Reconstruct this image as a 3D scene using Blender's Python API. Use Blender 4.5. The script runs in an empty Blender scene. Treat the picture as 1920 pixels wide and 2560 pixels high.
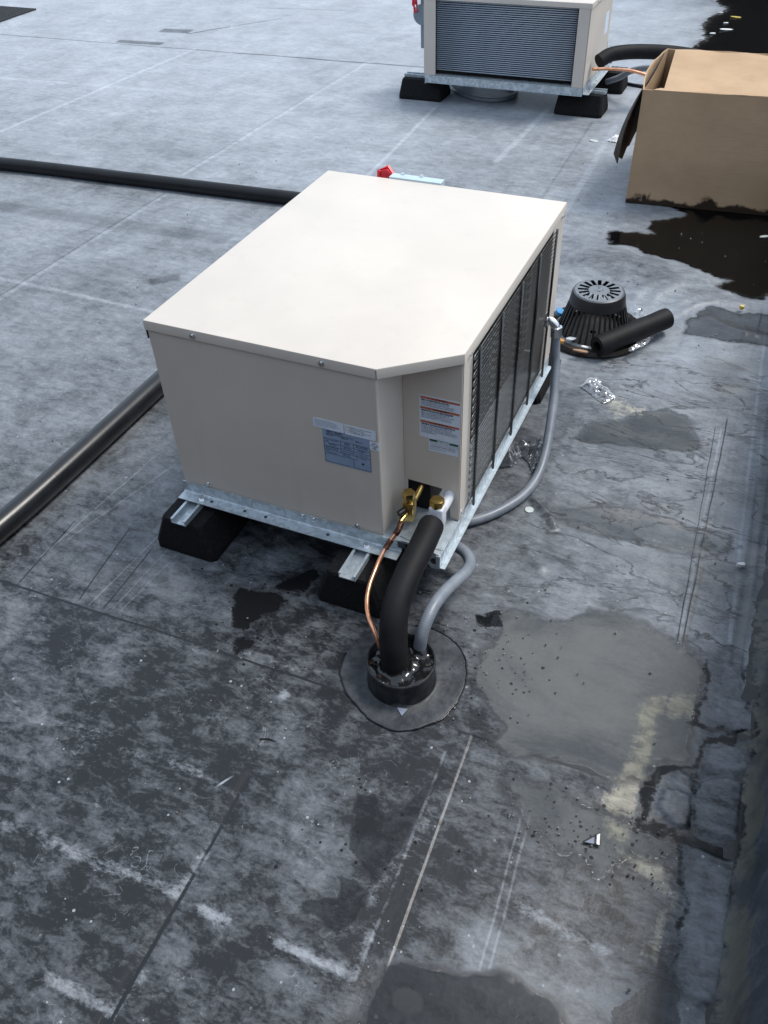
import bpy, bmesh, math, random
import numpy as np
from mathutils import Vector, Matrix, noise as mnoise
random.seed(7)
S = bpy.context.scene
COL = S.collection
PI = math.pi

# ------------------------------------------------------------------ camera
cd = bpy.data.cameras.new('camera'); cam = bpy.data.objects.new('camera', cd); COL.objects.link(cam)
cam.location = (1.135, -1.248, 1.480)
cam.rotation_euler = (0.8330, 0.0350, 0.4130)
cd.sensor_fit = 'VERTICAL'; cd.sensor_height = 24.0; cd.lens = 24.0 * 2136.9 / 2560.0
cd.clip_start = 0.05; cd.clip_end = 500
S.camera = cam
S.render.resolution_x = 768; S.render.resolution_y = 1024

# ------------------------------------------------------------------ sky, sun, exposure
SUN_EL, SUN_AZ = math.radians(60), math.radians(48)     # azimuth measured from +Y towards +X
w = bpy.data.worlds.new('World'); S.world = w; w.use_nodes = True
wn = w.node_tree.nodes; wl = w.node_tree.links
bg = wn['Background']; sky = wn.new('ShaderNodeTexSky'); sky.sky_type = 'NISHITA'
sky.sun_disc = False; sky.sun_elevation = SUN_EL; sky.sun_rotation = SUN_AZ
sky.dust_density = 4.0; sky.air_density = 1.0; sky.ozone_density = 1.0
hs = wn.new('ShaderNodeHueSaturation'); hs.inputs['Saturation'].default_value = 0.62
wl.new(sky.outputs[0], hs.inputs['Color'])
cl_ = wn.new('ShaderNodeMix'); cl_.data_type = 'RGBA'; cl_.inputs[0].default_value = 0.72     # even cloud deck over the clear-sky model
cl_.inputs[7].default_value = (5.75, 6.95, 8.55, 1)
wl.new(hs.outputs[0], cl_.inputs[6]); wl.new(cl_.outputs[2], bg.inputs[0])
bg.inputs[1].default_value = 0.125
sd = bpy.data.lights.new('sun', 'SUN'); sd.energy = 2.3; sd.angle = math.radians(20); sd.color = (1.0, 0.95, 0.88)
sun = bpy.data.objects.new('sun', sd); COL.objects.link(sun)
dv = Vector((math.sin(SUN_AZ) * math.cos(SUN_EL), math.cos(SUN_AZ) * math.cos(SUN_EL), math.sin(SUN_EL)))
sun.rotation_euler = dv.to_track_quat('Z', 'Y').to_euler()
sun.location = dv * 20
vs = S.view_settings; vs.view_transform = 'Standard'; vs.look = 'None'; vs.gamma = 1.0; vs.use_curve_mapping = False
vs.exposure = 0.32

# ------------------------------------------------------------------ node helpers
class NT:
    def __init__(s, name):
        s.m = bpy.data.materials.new(name); s.m.use_nodes = True
        s.t = s.m.node_tree; s.n = s.t.nodes; s.l = s.t.links
        s.bsdf = s.n['Principled BSDF']; s.out = s.n['Material Output']
    def node(s, typ, **kw):
        n = s.n.new(typ)
        for k, v in kw.items(): setattr(n, k, v)
        return n
    def link(s, a, b): s.l.new(a, b)
    def put(s, inp, v):
        if hasattr(v, 'is_output') or isinstance(v, bpy.types.NodeSocket): s.l.new(v, inp)
        else: inp.default_value = v
    def math(s, op, a, b=None, c=None, clamp=False):
        n = s.node('ShaderNodeMath', operation=op); n.use_clamp = clamp
        s.put(n.inputs[0], a)
        if b is not None: s.put(n.inputs[1], b)
        if c is not None: s.put(n.inputs[2], c)
        return n.outputs[0]
    def vmath(s, op, a, b=None):
        n = s.node('ShaderNodeVectorMath', operation=op); s.put(n.inputs[0], a)
        if b is not None: s.put(n.inputs[1], b)
        return n.outputs['Value'] if op in ('DOT_PRODUCT', 'LENGTH', 'DISTANCE') else n.outputs[0]
    def noise(s, vec, scale, detail=4, rough=0.55, dist=0.0):
        n = s.node('ShaderNodeTexNoise'); s.put(n.inputs['Vector'], vec)
        n.inputs['Scale'].default_value = scale; n.inputs['Detail'].default_value = detail
        n.inputs['Roughness'].default_value = rough; n.inputs['Distortion'].default_value = dist
        return n.outputs['Fac']
    def voro(s, vec, scale, feature='F1'):
        n = s.node('ShaderNodeTexVoronoi', feature=feature); s.put(n.inputs['Vector'], vec)
        n.inputs['Scale'].default_value = scale
        return n
    def mapr(s, v, a, b, c=0.0, d=1.0, smooth=True):
        n = s.node('ShaderNodeMapRange'); n.interpolation_type = 'SMOOTHSTEP' if smooth else 'LINEAR'
        s.put(n.inputs[0], v); s.put(n.inputs[1], a); s.put(n.inputs[2], b); s.put(n.inputs[3], c); s.put(n.inputs[4], d)
        return n.outputs[0]
    def mix(s, f, a, b, blend='MIX'):
        n = s.node('ShaderNodeMix', data_type='RGBA', blend_type=blend)
        s.put(n.inputs[0], f)
        s.put(n.inputs[6], a if not isinstance(a, tuple) else (*a, 1)); s.put(n.inputs[7], b if not isinstance(b, tuple) else (*b, 1))
        return n.outputs[2]
    def mapping(s, vec, scale=(1, 1, 1), loc=(0, 0, 0), rot=(0, 0, 0)):
        n = s.node('ShaderNodeMapping'); s.put(n.inputs[0], vec)
        n.inputs['Location'].default_value = loc; n.inputs['Rotation'].default_value = rot; n.inputs['Scale'].default_value = scale
        return n.outputs[0]
    def attr(s, name):
        n = s.node('ShaderNodeAttribute'); n.attribute_name = name; return n.outputs['Fac']
    def objco(s): return s.node('ShaderNodeTexCoord').outputs['Object']
    def bump(s, h, strength=0.3, dist=0.01, normal=None):
        n = s.node('ShaderNodeBump'); n.inputs['Strength'].default_value = strength; n.inputs['Distance'].default_value = dist
        s.put(n.inputs['Height'], h)
        if normal is not None: s.put(n.inputs['Normal'], normal)
        return n.outputs[0]
    def set(s, **kw):
        for k, v in kw.items():
            i = s.bsdf.inputs[k]
            if isinstance(v, tuple) and len(v) == 3: v = (*v, 1)
            s.put(i, v)
        return s.m

def simple(name, col, rough=0.5, metal=0.0, var=0.12, scale=30, bump=0.0, bscale=120, spec=None, coat=None):
    """plain surface with procedural variation of colour, gloss and fine relief"""
    t = NT(name); co = t.objco()
    n1 = t.noise(co, scale, 5, 0.6)
    f = t.mapr(n1, 0.3, 0.7)
    c = t.mix(f, tuple(x * (1 - var) for x in col), tuple(min(1, x * (1 + var)) for x in col))
    n2 = t.noise(co, scale * 0.37, 3, 0.6)
    r = t.mapr(n2, 0.3, 0.7, max(0.02, rough - 0.06), rough + 0.06)
    kw = dict(Metallic=metal, Roughness=r); kw['Base Color'] = c
    if spec is not None: kw['Specular IOR Level'] = spec
    if coat is not None: kw['Coat Weight'] = coat
    t.set(**kw)
    if bump > 0: t.set(Normal=t.bump(t.noise(co, bscale, 4, 0.6), bump, 0.002))
    return t.m

M = {}
def paint(name, col):
    t = NT(name); co = t.objco()
    a = t.noise(co, 3.0, 4, 0.6); b = t.noise(co, 900, 2, 0.5)
    c = t.mix(t.mapr(a, 0.3, 0.7), tuple(x * 0.935 for x in col), tuple(x * 1.02 for x in col))
    sp = t.noise(co, 55, 3, 0.7)
    c = t.mix(t.mapr(sp, 0.72, 0.78, 0, 0.10), c, (0.25, 0.22, 0.18))
    stn = t.noise(t.mapping(co, (26, 26, 2.2)), 1.0, 4, 0.65); bl_ = t.noise(co, 7, 5, 0.65)
    c = t.mix(t.math('MULTIPLY', t.mapr(stn, 0.55, 0.8), 0.10), c, (0.30, 0.27, 0.23)); c = t.mix(t.mapr(bl_, 0.55, 0.75, 0, 0.05), c, (0.35, 0.32, 0.28))
    m = t.set(**{'Base Color': c, 'Roughness': t.mapr(t.noise(co, 6, 4, 0.6), 0.3, 0.7, 0.36, 0.48), 'Specular IOR Level': 0.42,
             'Normal': t.bump(b, 0.05, 0.0006, t.bump(t.noise(co, 3.2, 2, 0.5), 0.16, 0.01))})
    return m
M['paint'] = paint('beige_enamel', (0.63, 0.578, 0.515))

def galv():
    t = NT('galvanised_steel'); co = t.objco()
    v = t.voro(co, 90); vr = t.node('ShaderNodeSeparateColor'); t.link(v.outputs['Color'], vr.inputs[0])
    n = t.noise(co, 22, 5, 0.6)
    f = t.math('ADD', t.math('MULTIPLY', vr.outputs[0], 0.45), t.math('MULTIPLY', n, 0.6))
    c = t.mix(t.mapr(f, 0.2, 0.85), (0.40, 0.46, 0.50), (0.60, 0.67, 0.72))
    sm = t.noise(co, 9, 4, 0.7)
    c = t.mix(t.mapr(sm, 0.62, 0.74, 0, 0.4), c, (0.25, 0.26, 0.26))
    return t.set(**{'Base Color': c, 'Metallic': 0.45, 'Roughness': t.mapr(f, 0.2, 0.9, 0.45, 0.28), 'Normal': t.bump(n, 0.12, 0.002)})
M['galv'] = galv()
M['zinc'] = simple('zinc_hardware', (0.75, 0.76, 0.78), 0.25, 1.0, 0.1, 80)
def rubber():
    t = NT('recycled_rubber'); co = t.objco()
    v = t.voro(co, 260); n = t.noise(co, 120, 4, 0.7)
    c = t.mix(t.mapr(n, 0.35, 0.7), (0.004, 0.004, 0.005), (0.012, 0.012, 0.013))
    return t.set(**{'Base Color': c, 'Roughness': 0.82, 'Specular IOR Level': 0.25, 'Normal': t.bump(t.math('ADD', v.outputs['Distance'], n), 0.6, 0.003)})
M['rubber'] = rubber()
def foam():
    t = NT('elastomeric_foam'); co = t.objco()
    n = t.noise(co, 18, 5, 0.6); n2 = t.noise(co, 400, 3, 0.6)
    c = t.mix(t.mapr(n, 0.3, 0.75), (0.007, 0.007, 0.008), (0.013, 0.013, 0.015))
    return t.set(**{'Base Color': c, 'Roughness': 0.6, 'Specular IOR Level': 0.2, 'Normal': t.bump(n2, 0.25, 0.001, t.bump(n, 0.2, 0.004))})
M['foam'] = foam()
def copper():
    t = NT('copper'); co = t.objco()
    n = t.noise(co, 35, 5, 0.7)
    c = t.mix(t.mapr(n, 0.35, 0.7), (0.72, 0.33, 0.18), (0.86, 0.46, 0.30))
    return t.set(**{'Base Color': c, 'Metallic': 1.0, 'Roughness': t.mapr(n, 0.3, 0.7, 0.24, 0.42)})
M['copper'] = copper()
M['burnt'] = simple('heat_stained_copper', (0.10, 0.045, 0.03), 0.45, 0.7, 0.8, 120, 0.3, 200)
M['brass'] = simple('brass', (0.62, 0.43, 0.14), 0.24, 1.0, 0.18, 60, 0.1, 150)
M['white_frost'] = simple('white_coating', (0.66, 0.68, 0.73), 0.55, 0, 0.08, 90, 0.5, 160)
M['black_plastic'] = simple('black_plastic', (0.012, 0.012, 0.013), 0.4, 0, 0.3, 80, 0.15, 300)
M['black_wire'] = simple('black_coated_wire', (0.012, 0.012, 0.013), 0.16, 0, 0.3, 80, spec=1.0)
M['guard'] = simple('glint_grey_guard_wire', (0.17, 0.175, 0.18), 0.25, 0.5, 0.3, 160)  # black wire lightened so its colour carries the sky glints
M['dark_inside'] = simple('dark_inside', (0.005, 0.005, 0.006), 0.75, 0.2, 0.5, 20)
M['coil'] = simple('coil_aluminium', (0.36, 0.42, 0.49), 0.45, 0.5, 0.06, 8)
M['coil_dark'] = simple('coil_shadow_gap', (0.07, 0.085, 0.105), 0.6, 0.3, 0.3, 60)
def conduit():
    t = NT('liquid_tight_conduit'); co = t.objco()
    n = t.noise(co, 14, 5, 0.65); d = t.noise(co, 90, 4, 0.7)
    c = t.mix(t.mapr(n, 0.3, 0.75), (0.155, 0.178, 0.212), (0.235, 0.262, 0.30))
    c = t.mix(t.mapr(d, 0.66, 0.76, 0, 0.5), c, (0.33, 0.34, 0.36))
    return t.set(**{'Base Color': c, 'Roughness': t.mapr(n, 0.3, 0.7, 0.30, 0.45), 'Specular IOR Level': 0.55, 'Normal': t.bump(d, 0.08, 0.001)})
M['conduit'] = conduit()
def tar():
    t = NT('wet_black_sealant'); co = t.objco()
    n = t.noise(co, 16, 2, 0.5, 1.5)
    return t.set(**{'Base Color': (0.008, 0.008, 0.009), 'Roughness': 0.10, 'Specular IOR Level': 0.6, 'Normal': t.bump(n, 0.35, 0.01)})
M['tar'] = tar()
M['black_pipe_dull'] = simple('dull_black_pipe', (0.008, 0.0085, 0.010), 0.42, 0, 0.3, 12, 0.05, 60, spec=0.3)
M['black_pipe'] = simple('black_roof_pipe', (0.010, 0.011, 0.013), 0.27, 0, 0.3, 12, 0.06, 60, spec=0.5)
M['paper'] = simple('label_paper', (0.74, 0.82, 0.93), 0.35, 0, 0.04, 40)
M['foil'] = simple('label_foil', (0.38, 0.50, 0.70), 0.3, 0.35, 0.06, 14)
M['ink'] = simple('label_ink', (0.03, 0.035, 0.05), 0.5, 0, 0.1, 60)
M['ink_grey'] = simple('label_ink_grey', (0.20, 0.23, 0.30), 0.5, 0, 0.1, 60)
M['ink_dark_red'] = simple('label_ink_dark_red', (0.10, 0.02, 0.012), 0.5)
M['orange'] = simple('label_orange', (0.50, 0.14, 0.07), 0.4, 0, 0.08, 60)
M['green'] = simple('label_green', (0.01, 0.10, 0.07), 0.4, 0, 0.08, 60)
M['yellow_print'] = simple('label_yellow', (0.55, 0.55, 0.25), 0.4)
M['white_print'] = simple('label_white_print', (0.85, 0.88, 0.92), 0.4)
M['red'] = simple('red_handle_plastic', (0.62, 0.02, 0.04), 0.35)
M['switch'] = simple('highlit_switch_enamel', (0.48, 0.60, 0.66), 0.35, 0.1, 0.05, 20)  # paler copy of the blue-grey enamel, its bright highlight painted in
M['bluegrey'] = simple('blue_grey_enamel', (0.24, 0.31, 0.36), 0.4, 0.1, 0.06, 20)
M['whitebits'] = simple('white_litter', (0.75, 0.76, 0.76), 0.6)
M['woodchip'] = simple('wood_chip', (0.35, 0.22, 0.14), 0.7)
M['orangebit'] = simple('orange_litter', (0.55, 0.25, 0.05), 0.5)
M['blue'] = simple('blue_cap_plastic', (0.05, 0.30, 0.62), 0.35)
M['yellow'] = simple('yellow_litter', (0.65, 0.5, 0.12), 0.5)
M['greymetal'] = simple('dull_metal', (0.55, 0.6, 0.58), 0.4, 0.3, 0.1, 40)
M['castiron'] = simple('rusty_cast_iron', (0.020, 0.013, 0.009), 0.45, 0.2, 0.6, 45, 0.4, 90)
def domeplastic():
    t = NT('pale_topped_black_dome'); co = t.objco()
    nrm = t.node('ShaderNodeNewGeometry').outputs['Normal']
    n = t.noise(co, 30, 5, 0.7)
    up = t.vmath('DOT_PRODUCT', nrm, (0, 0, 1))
    f = t.math('MULTIPLY', t.mapr(up, 0.75, 1.0), t.mapr(n, 0.1, 0.5))     # paler on upward faces, broken up by noise
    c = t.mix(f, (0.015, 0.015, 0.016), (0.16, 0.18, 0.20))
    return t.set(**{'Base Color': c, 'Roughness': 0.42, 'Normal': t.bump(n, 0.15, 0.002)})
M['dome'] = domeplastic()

def card():
    t = NT('corrugated_cardboard'); co = t.objco()
    w_ = t.node('ShaderNodeTexWave'); t.put(w_.inputs['Vector'], co); w_.wave_type = 'BANDS'; w_.bands_direction = 'Z'
    w_.inputs['Scale'].default_value = 26; w_.inputs['Distortion'].default_value = 0.6
    n = t.noise(co, 4, 5, 0.6); f = t.noise(t.mapping(co, (1, 1, 14)), 14, 4, 0.7)
    c = t.mix(t.mapr(n, 0.3, 0.7), (0.42, 0.285, 0.175), (0.50, 0.345, 0.215))
    c = t.mix(t.mapr(f, 0.45, 0.75, 0, 0.35), c, (0.36, 0.245, 0.15))
    geo = t.node('ShaderNodeSeparateXYZ'); t.put(geo.inputs[0], co)
    lim = t.math('ADD', 0.010, t.math('MULTIPLY', t.mapr(t.noise(t.mapping(co, (1, 1, 0.8)), 12, 5, 0.6), 0.3, 0.75), 0.045))
    wet = t.mapr(t.math('SUBTRACT', lim, geo.outputs[2]), -0.012, 0.004)
    c = t.mix(wet, c, (0.035, 0.023, 0.015))
    return t.set(**{'Base Color': c, 'Roughness': t.mapr(wet, 0, 1, 0.8, 0.5), 'Specular IOR Level': 0.25,
                    'Normal': t.bump(w_.outputs['Fac'], 0.04, 0.002, t.bump(n, 0.25, 0.02))})
M['card'] = card()
M['card_wet_shaded'] = simple('soaked_shaded_cardboard', (0.055, 0.038, 0.026), 0.6, 0, 0.5, 25, 0.3, 60)  # darker cardboard copy: soaked, with the flap's shade in its colour

def plastic_film():
    t = NT('clear_plastic_film'); co = t.objco()
    tr = t.node('ShaderNodeBsdfTransparent'); tr.inputs[0].default_value = (0.88, 0.89, 0.90, 1)
    gl = t.node('ShaderNodeBsdfGlossy'); gl.inputs['Roughness'].default_value = 0.12; gl.inputs['Color'].default_value = (0.95, 0.97, 1, 1)
    df = t.node('ShaderNodeBsdfDiffuse'); df.inputs[0].default_value = (0.75, 0.78, 0.82, 1)
    lw = t.node('ShaderNodeLayerWeight'); lw.inputs['Blend'].default_value = 0.45
    a = t.node('ShaderNodeMixShader'); t.put(a.inputs[0], t.math('ADD', t.math('MULTIPLY', lw.outputs['Fresnel'], 0.8), 0.12, clamp=True))
    t.link(tr.outputs[0], a.inputs[1]); t.link(gl.outputs[0], a.inputs[2])
    b = t.node('ShaderNodeMixShader'); t.put(b.inputs[0], t.mapr(lw.outputs['Facing'], 0.35, 0.9, 0.06, 0.6))
    t.link(a.outputs[0], b.inputs[1]); t.link(df.outputs[0], b.inputs[2])
    t.link(b.outputs[0], t.out.inputs[0])
    return t.m
M['film'] = plastic_film()

def sheet_noises(t, co):
    nB = t.noise(t.mapping(co, (0.75, 1.35, 1), rot=(0, 0, 0.25)), 30, 8, 0.72, 0.5); nC = t.noise(t.mapping(co, (0.8, 1.3, 1), rot=(0, 0, -0.4)), 120, 5, 0.75)
    return nB, nC
def water(name, tint, rough=0.015):
    t = NT(name); co = t.mapping(t.objco(), (1, 1, 0))
    nB, nC = sheet_noises(t, co)
    wf = t.math('ADD', t.attr('film'), t.math('ADD', t.math('MULTIPLY', t.math('SUBTRACT', nB, .5), .75), t.math('MULTIPLY', t.math('SUBTRACT', nC, .5), .25)))
    tr = t.node('ShaderNodeBsdfTransparent'); tr.inputs[0].default_value = (*tint, 1)
    nb = t.bump(t.noise(co, 7, 3, 0.5), 0.04, 0.004, t.bump(t.mapr(wf, .46, .62), 0.25, 0.0015))
    gl = t.node('ShaderNodeBsdfGlossy'); gl.inputs['Roughness'].default_value = rough; t.put(gl.inputs['Normal'], nb)
    fr = t.node('ShaderNodeFresnel'); fr.inputs[0].default_value = 1.333; t.put(fr.inputs['Normal'], nb)
    a = t.node('ShaderNodeMixShader'); t.link(fr.outputs[0], a.inputs[0]); t.link(tr.outputs[0], a.inputs[1]); t.link(gl.outputs[0], a.inputs[2])
    cl = t.node('ShaderNodeBsdfTransparent')
    m = t.node('ShaderNodeMixShader'); t.put(m.inputs[0], t.mapr(wf, 0.48, 0.50)); t.link(cl.outputs[0], m.inputs[1]); t.link(a.outputs[0], m.inputs[2])
    t.link(m.outputs[0], t.out.inputs[0])
    return t.m
M['water'] = water('rain_water', (0.86, 0.87, 0.87))
M['water_brown'] = water('brown_rain_water', (0.74, 0.72, 0.69))

# ------------------------------------------------------------------ mesh helpers
class MB:
    def __init__(s): s.bm = bmesh.new()
    def box(s, x0, x1, y0, y1, z0, z1, bev=0.0):
        r = bmesh.ops.create_cube(s.bm, size=1.0)
        for v in r['verts']:
            v.co = Vector(((x0 + x1) / 2 + v.co.x * (x1 - x0), (y0 + y1) / 2 + v.co.y * (y1 - y0), (z0 + z1) / 2 + v.co.z * (z1 - z0)))
        if bev > 0:
            es = list({e for v in r['verts'] for e in v.link_edges})
            bmesh.ops.bevel(s.bm, geom=es, offset=bev, segments=2, affect='EDGES', profile=0.5)
        return s
    def prism(s, pts, h0, h1, axis=2, bev=0.0):
        """extrude a 2D outline between h0 and h1 along an axis"""
        def P(a, b, h): return {0: (h, a, b), 1: (a, h, b), 2: (a, b, h)}[axis]
        lo = [s.bm.verts.new(P(a, b, h0)) for a, b in pts]; hi = [s.bm.verts.new(P(a, b, h1)) for a, b in pts]
        n = len(pts); fs = [s.bm.faces.new(lo[::-1]), s.bm.faces.new(hi)]
        for i in range(n): fs.append(s.bm.faces.new((lo[i], lo[(i + 1) % n], hi[(i + 1) % n], hi[i])))
        bmesh.ops.recalc_face_normals(s.bm, faces=fs)
        if bev > 0:
            es = [e for e in fs[1].edges]
            bmesh.ops.bevel(s.bm, geom=es, offset=bev, segments=2, affect='EDGES', profile=0.5)
        return s
    def ring(s, c, u, v, r, n):
        return [s.bm.verts.new(c + (u * math.cos(2 * PI * i / n) + v * math.sin(2 * PI * i / n)) * r) for i in range(n)]
    def tube(s, pts, r, n=12, cap=True, rfun=None):
        P = [Vector(p) for p in pts]; rings = []; up = None
        for i, p in enumerate(P):
            t = (P[min(i + 1, len(P) - 1)] - P[max(i - 1, 0)]).normalized()
            if up is None: up = t.orthogonal().normalized()
            up = (up - t * up.dot(t)).normalized(); sd_ = t.cross(up)
            rr = r if rfun is None else rfun(i)
            rings.append(s.ring(p, up, sd_, rr, n))
        for a, b in zip(rings, rings[1:]):
            for i in range(n):
                s.bm.faces.new((a[i], a[(i + 1) % n], b[(i + 1) % n], b[i]))
        if cap: s.bm.faces.new(rings[0][::-1]); s.bm.faces.new(rings[-1])
        return s
    def cyl(s, a, b, r, n=16, r2=None):
        return s.tube([a, b], r, n, True, None if r2 is None else (lambda i: r if i == 0 else r2))
    def lathe(s, prof, c=(0, 0, 0), n=48, cap_top=False, cap_bot=False):
        rings = []
        for r, z in prof:
            rings.append([s.bm.verts.new((c[0] + r * math.cos(2 * PI * i / n), c[1] + r * math.sin(2 * PI * i / n), c[2] + z)) for i in range(n)])
        for a, b in zip(rings, rings[1:]):
            for i in range(n): s.bm.faces.new((a[i], a[(i + 1) % n], b[(i + 1) % n], b[i]))
        if cap_top: s.bm.faces.new(rings[-1])
        if cap_bot: s.bm.faces.new(rings[0][::-1])
        return s
    def quad(s, *p): s.bm.faces.new([s.bm.verts.new(q) for q in p]); return s
    def addmesh(s, me, mat4):
        t = bmesh.new(); t.from_mesh(me); t.transform(mat4)
        tmp = bpy.data.meshes.new('tmp'); t.to_mesh(tmp); t.free(); s.bm.from_mesh(tmp); bpy.data.meshes.remove(tmp); return s
    def build(s, name, mat, parent=None, smooth=False, recalc=True, angle=None):
        if recalc: bmesh.ops.recalc_face_normals(s.bm, faces=s.bm.faces)
        me = bpy.data.meshes.new(name); s.bm.to_mesh(me); s.bm.free(); me.materials.append(mat)
        if smooth:
            me.shade_smooth()
            if angle:
                try: me.set_sharp_from_angle(angle=math.radians(angle))
                except Exception: pass
        o = bpy.data.objects.new(name, me); COL.objects.link(o)
        if parent is not None:
            o.parent = parent
            if parent.type == 'EMPTY' and parent.get('_world'):
                o.location = [-c for c in parent.location]
        return o

def tag(o, label=None, cat=None, group=None, kind=None):
    if label: o['label'] = label
    if cat: o['category'] = cat
    if group: o['group'] = group
    if kind: o['kind'] = kind
    return o
def thing(name, loc, label, cat, group=None, world=True, rz=0.0):
    o = bpy.data.objects.new(name, None); COL.objects.link(o); o.location = loc; o.rotation_euler = (0, 0, rz)
    o.empty_display_size = 0.1
    if world: o['_world'] = 1
    return tag(o, label, cat, group)
def spline(pts, n=10):
    P = [Vector(p) for p in pts]; P = [P[0] * 2 - P[1]] + P + [P[-1] * 2 - P[-2]]; out = []
    for i in range(1, len(P) - 2):
        a, b, c, d = P[i - 1:i + 3]
        for k in range(n):
            t = k / n
            out.append(0.5 * ((2 * b) + (c - a) * t + (2 * a - 5 * b + 4 * c - d) * t * t + (3 * b - a - 3 * c + d) * t ** 3))
    out.append(P[-2]); return out
def resample(P, step):
    out = [P[0]]; acc = 0
    for a, b in zip(P, P[1:]):
        L = (b - a).length; t = step - acc
        while t < L: out.append(a.lerp(b, t / L)); t += step
        acc = (acc + L) % step
    out.append(P[-1]); return out

# numpy value noise
def vnoise(x, y, scale, seed):
    rs = np.random.RandomState(seed); G = rs.rand(256, 256)
    X = x * scale + 1000.37 * 1.0; Y = y * scale + 1000.91
    xi = np.floor(X).astype(int); yi = np.floor(Y).astype(int); fx = X - xi; fy = Y - yi
    fx = fx * fx * (3 - 2 * fx); fy = fy * fy * (3 - 2 * fy)
    g = lambda a, b: G[a & 255, b & 255]
    return (g(xi, yi) * (1 - fx) + g(xi + 1, yi) * fx) * (1 - fy) + (g(xi, yi + 1) * (1 - fx) + g(xi + 1, yi + 1) * fx) * fy
def fbm(x, y, scale, seed, oct=4):
    v = 0; a = 1; t = 0
    for k in range(oct): v = v + a * vnoise(x, y, scale * 2 ** k, seed + k); t += a; a *= 0.55
    return v / t
def sstep(x, a, b):
    t = np.clip((x - a) / (b - a), 0, 1); return t * t * (3 - 2 * t)
def sdf(x, y, poly):
    """signed distance, negative inside"""
    P = np.array(poly, float); Q = np.roll(P, -1, 0); d = np.full(x.shape, 1e9); ins = np.zeros(x.shape, bool)
    for (ax, ay), (bx, by) in zip(P, Q):
        ex, ey = bx - ax, by - ay; L = ex * ex + ey * ey + 1e-12
        t = np.clip(((x - ax) * ex + (y - ay) * ey) / L, 0, 1)
        d = np.minimum(d, np.hypot(x - ax - t * ex, y - ay - t * ey))
        c = ((ay > y) != (by > y)); xc = ax + (y - ay) * ex / (ey if abs(ey) > 1e-12 else 1e-12)
        ins ^= (c & (x < xc))
    return np.where(ins, -d, d)
def pline(x, y, pts):
    d = np.full(x.shape, 1e9)
    for (ax, ay), (bx, by) in zip(pts, pts[1:]):
        ex, ey = bx - ax, by - ay; L = ex * ex + ey * ey + 1e-12
        t = np.clip(((x - ax) * ex + (y - ay) * ey) / L, 0, 1)
        d = np.minimum(d, np.hypot(x - ax - t * ex, y - ay - t * ey))
    return d

# ================================================================== ROOF
puddle_big = [(0.823,-0.005),(0.839,0.019),(0.903,0.033),(0.961,0.036),(1.004,0.097),(1.068,0.111),(1.111,0.099),(1.151,0.076),(1.204,0.062),(1.251,0.035),(1.258,0.008),(1.259,-0.062),(1.259,-0.119),(1.262,-0.15),(1.270,-0.19),(1.262,-0.215),(1.215,-0.235),(1.200,-0.26),(1.205,-0.287),(1.153,-0.303),(1.067,-0.311),(0.97,-0.313),(0.913,-0.309),(0.925,-0.256),(0.863,-0.233),(0.828,-0.217),(0.815,-0.141),(0.824,-0.088),(0.834,-0.046)]
cream = [(1.164,-0.105),(1.21,-0.08),(1.255,-0.055),(1.261,-0.109),(1.207,-0.131),(1.197,-0.172),(1.196,-0.225),(1.195,-0.31),(1.190,-0.37),(1.135,-0.36),(1.152,-0.3),(1.162,-0.231)]
puddle_small = [(1.016,0.416),(1.064,0.424),(1.136,0.421),(1.198,0.421),(1.249,0.424),(1.257,0.393),(1.216,0.383),(1.179,0.375),(1.122,0.353),(1.086,0.359),(1.055,0.381)]
puddle_ring = [(0.811,0.391),(0.895,0.435),(0.999,0.476),(1.103,0.458),(1.19,0.442),(1.254,0.453),(1.265,0.396),(1.227,0.361),(1.137,0.339),(1.081,0.337),(1.019,0.339),(0.948,0.332),(0.881,0.341)]
puddle_top = [(0.811,0.71),(0.839,0.786),(0.93,0.87),(1.03,0.94),(1.104,0.887),(1.144,0.785),(1.101,0.751),(0.957,0.721),(0.885,0.702)]
puddle_box = [(0.604,2.048),(0.692,2.079),(0.787,2.097),(0.738,2.124),(0.75,2.209),(0.843,2.271),(0.866,2.3),(0.846,2.335),(0.74,2.40),(0.9,2.6),(1.33,2.6),(1.35,2.2),(1.335,1.80),(1.28,1.76),(1.22,1.74),(1.21,1.688),(1.177,1.684),(1.143,1.694),(1.089,1.721),(1.056,1.741),(1.087,1.792),(1.024,1.819),(0.947,1.858),(0.869,1.891),(0.774,1.902),(0.746,1.946),(0.68,1.951),(0.642,1.947),(0.612,1.993)]
puddle_far = [(0.44,6.35),(0.456,6.064),(0.568,5.809),(0.485,5.522),(0.492,5.273),(0.546,4.995),(0.498,4.762),(0.62,4.55),(0.9,4.45),(1.3,4.4),(1.36,5.2),(1.36,6.6),(0.9,6.9)]
wetmud = [(1.002,1.383),(0.998,1.45),(1.016,1.522),(1.057,1.58),(1.107,1.577),(1.158,1.559),(1.238,1.595),(1.35,1.6),(1.35,1.36),(1.258,1.385),(1.178,1.388),(1.118,1.372),(1.053,1.381)]
puddle_bot = [(0.868,-0.84),(0.88,-0.787),(0.92,-0.76),(0.968,-0.756),(1.014,-0.746),(1.058,-0.722),(1.113,-0.725),(1.15,-0.735),(1.18,-0.765),(1.19,-0.83),(1.19,-1.0),(0.86,-1.0)]
wet3 = [(0.955,-0.40),(0.97,-0.365),(1.041,-0.375),(1.084,-0.377),(1.174,-0.378),(1.209,-0.392),(1.26,-0.386),(1.275,-0.40),(1.271,-0.41),(1.245,-0.436),(1.213,-0.443),(1.196,-0.476),(1.178,-0.509),(1.157,-0.509),(1.123,-0.478),(1.071,-0.482),(1.02,-0.46),(0.99,-0.43)]
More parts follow.
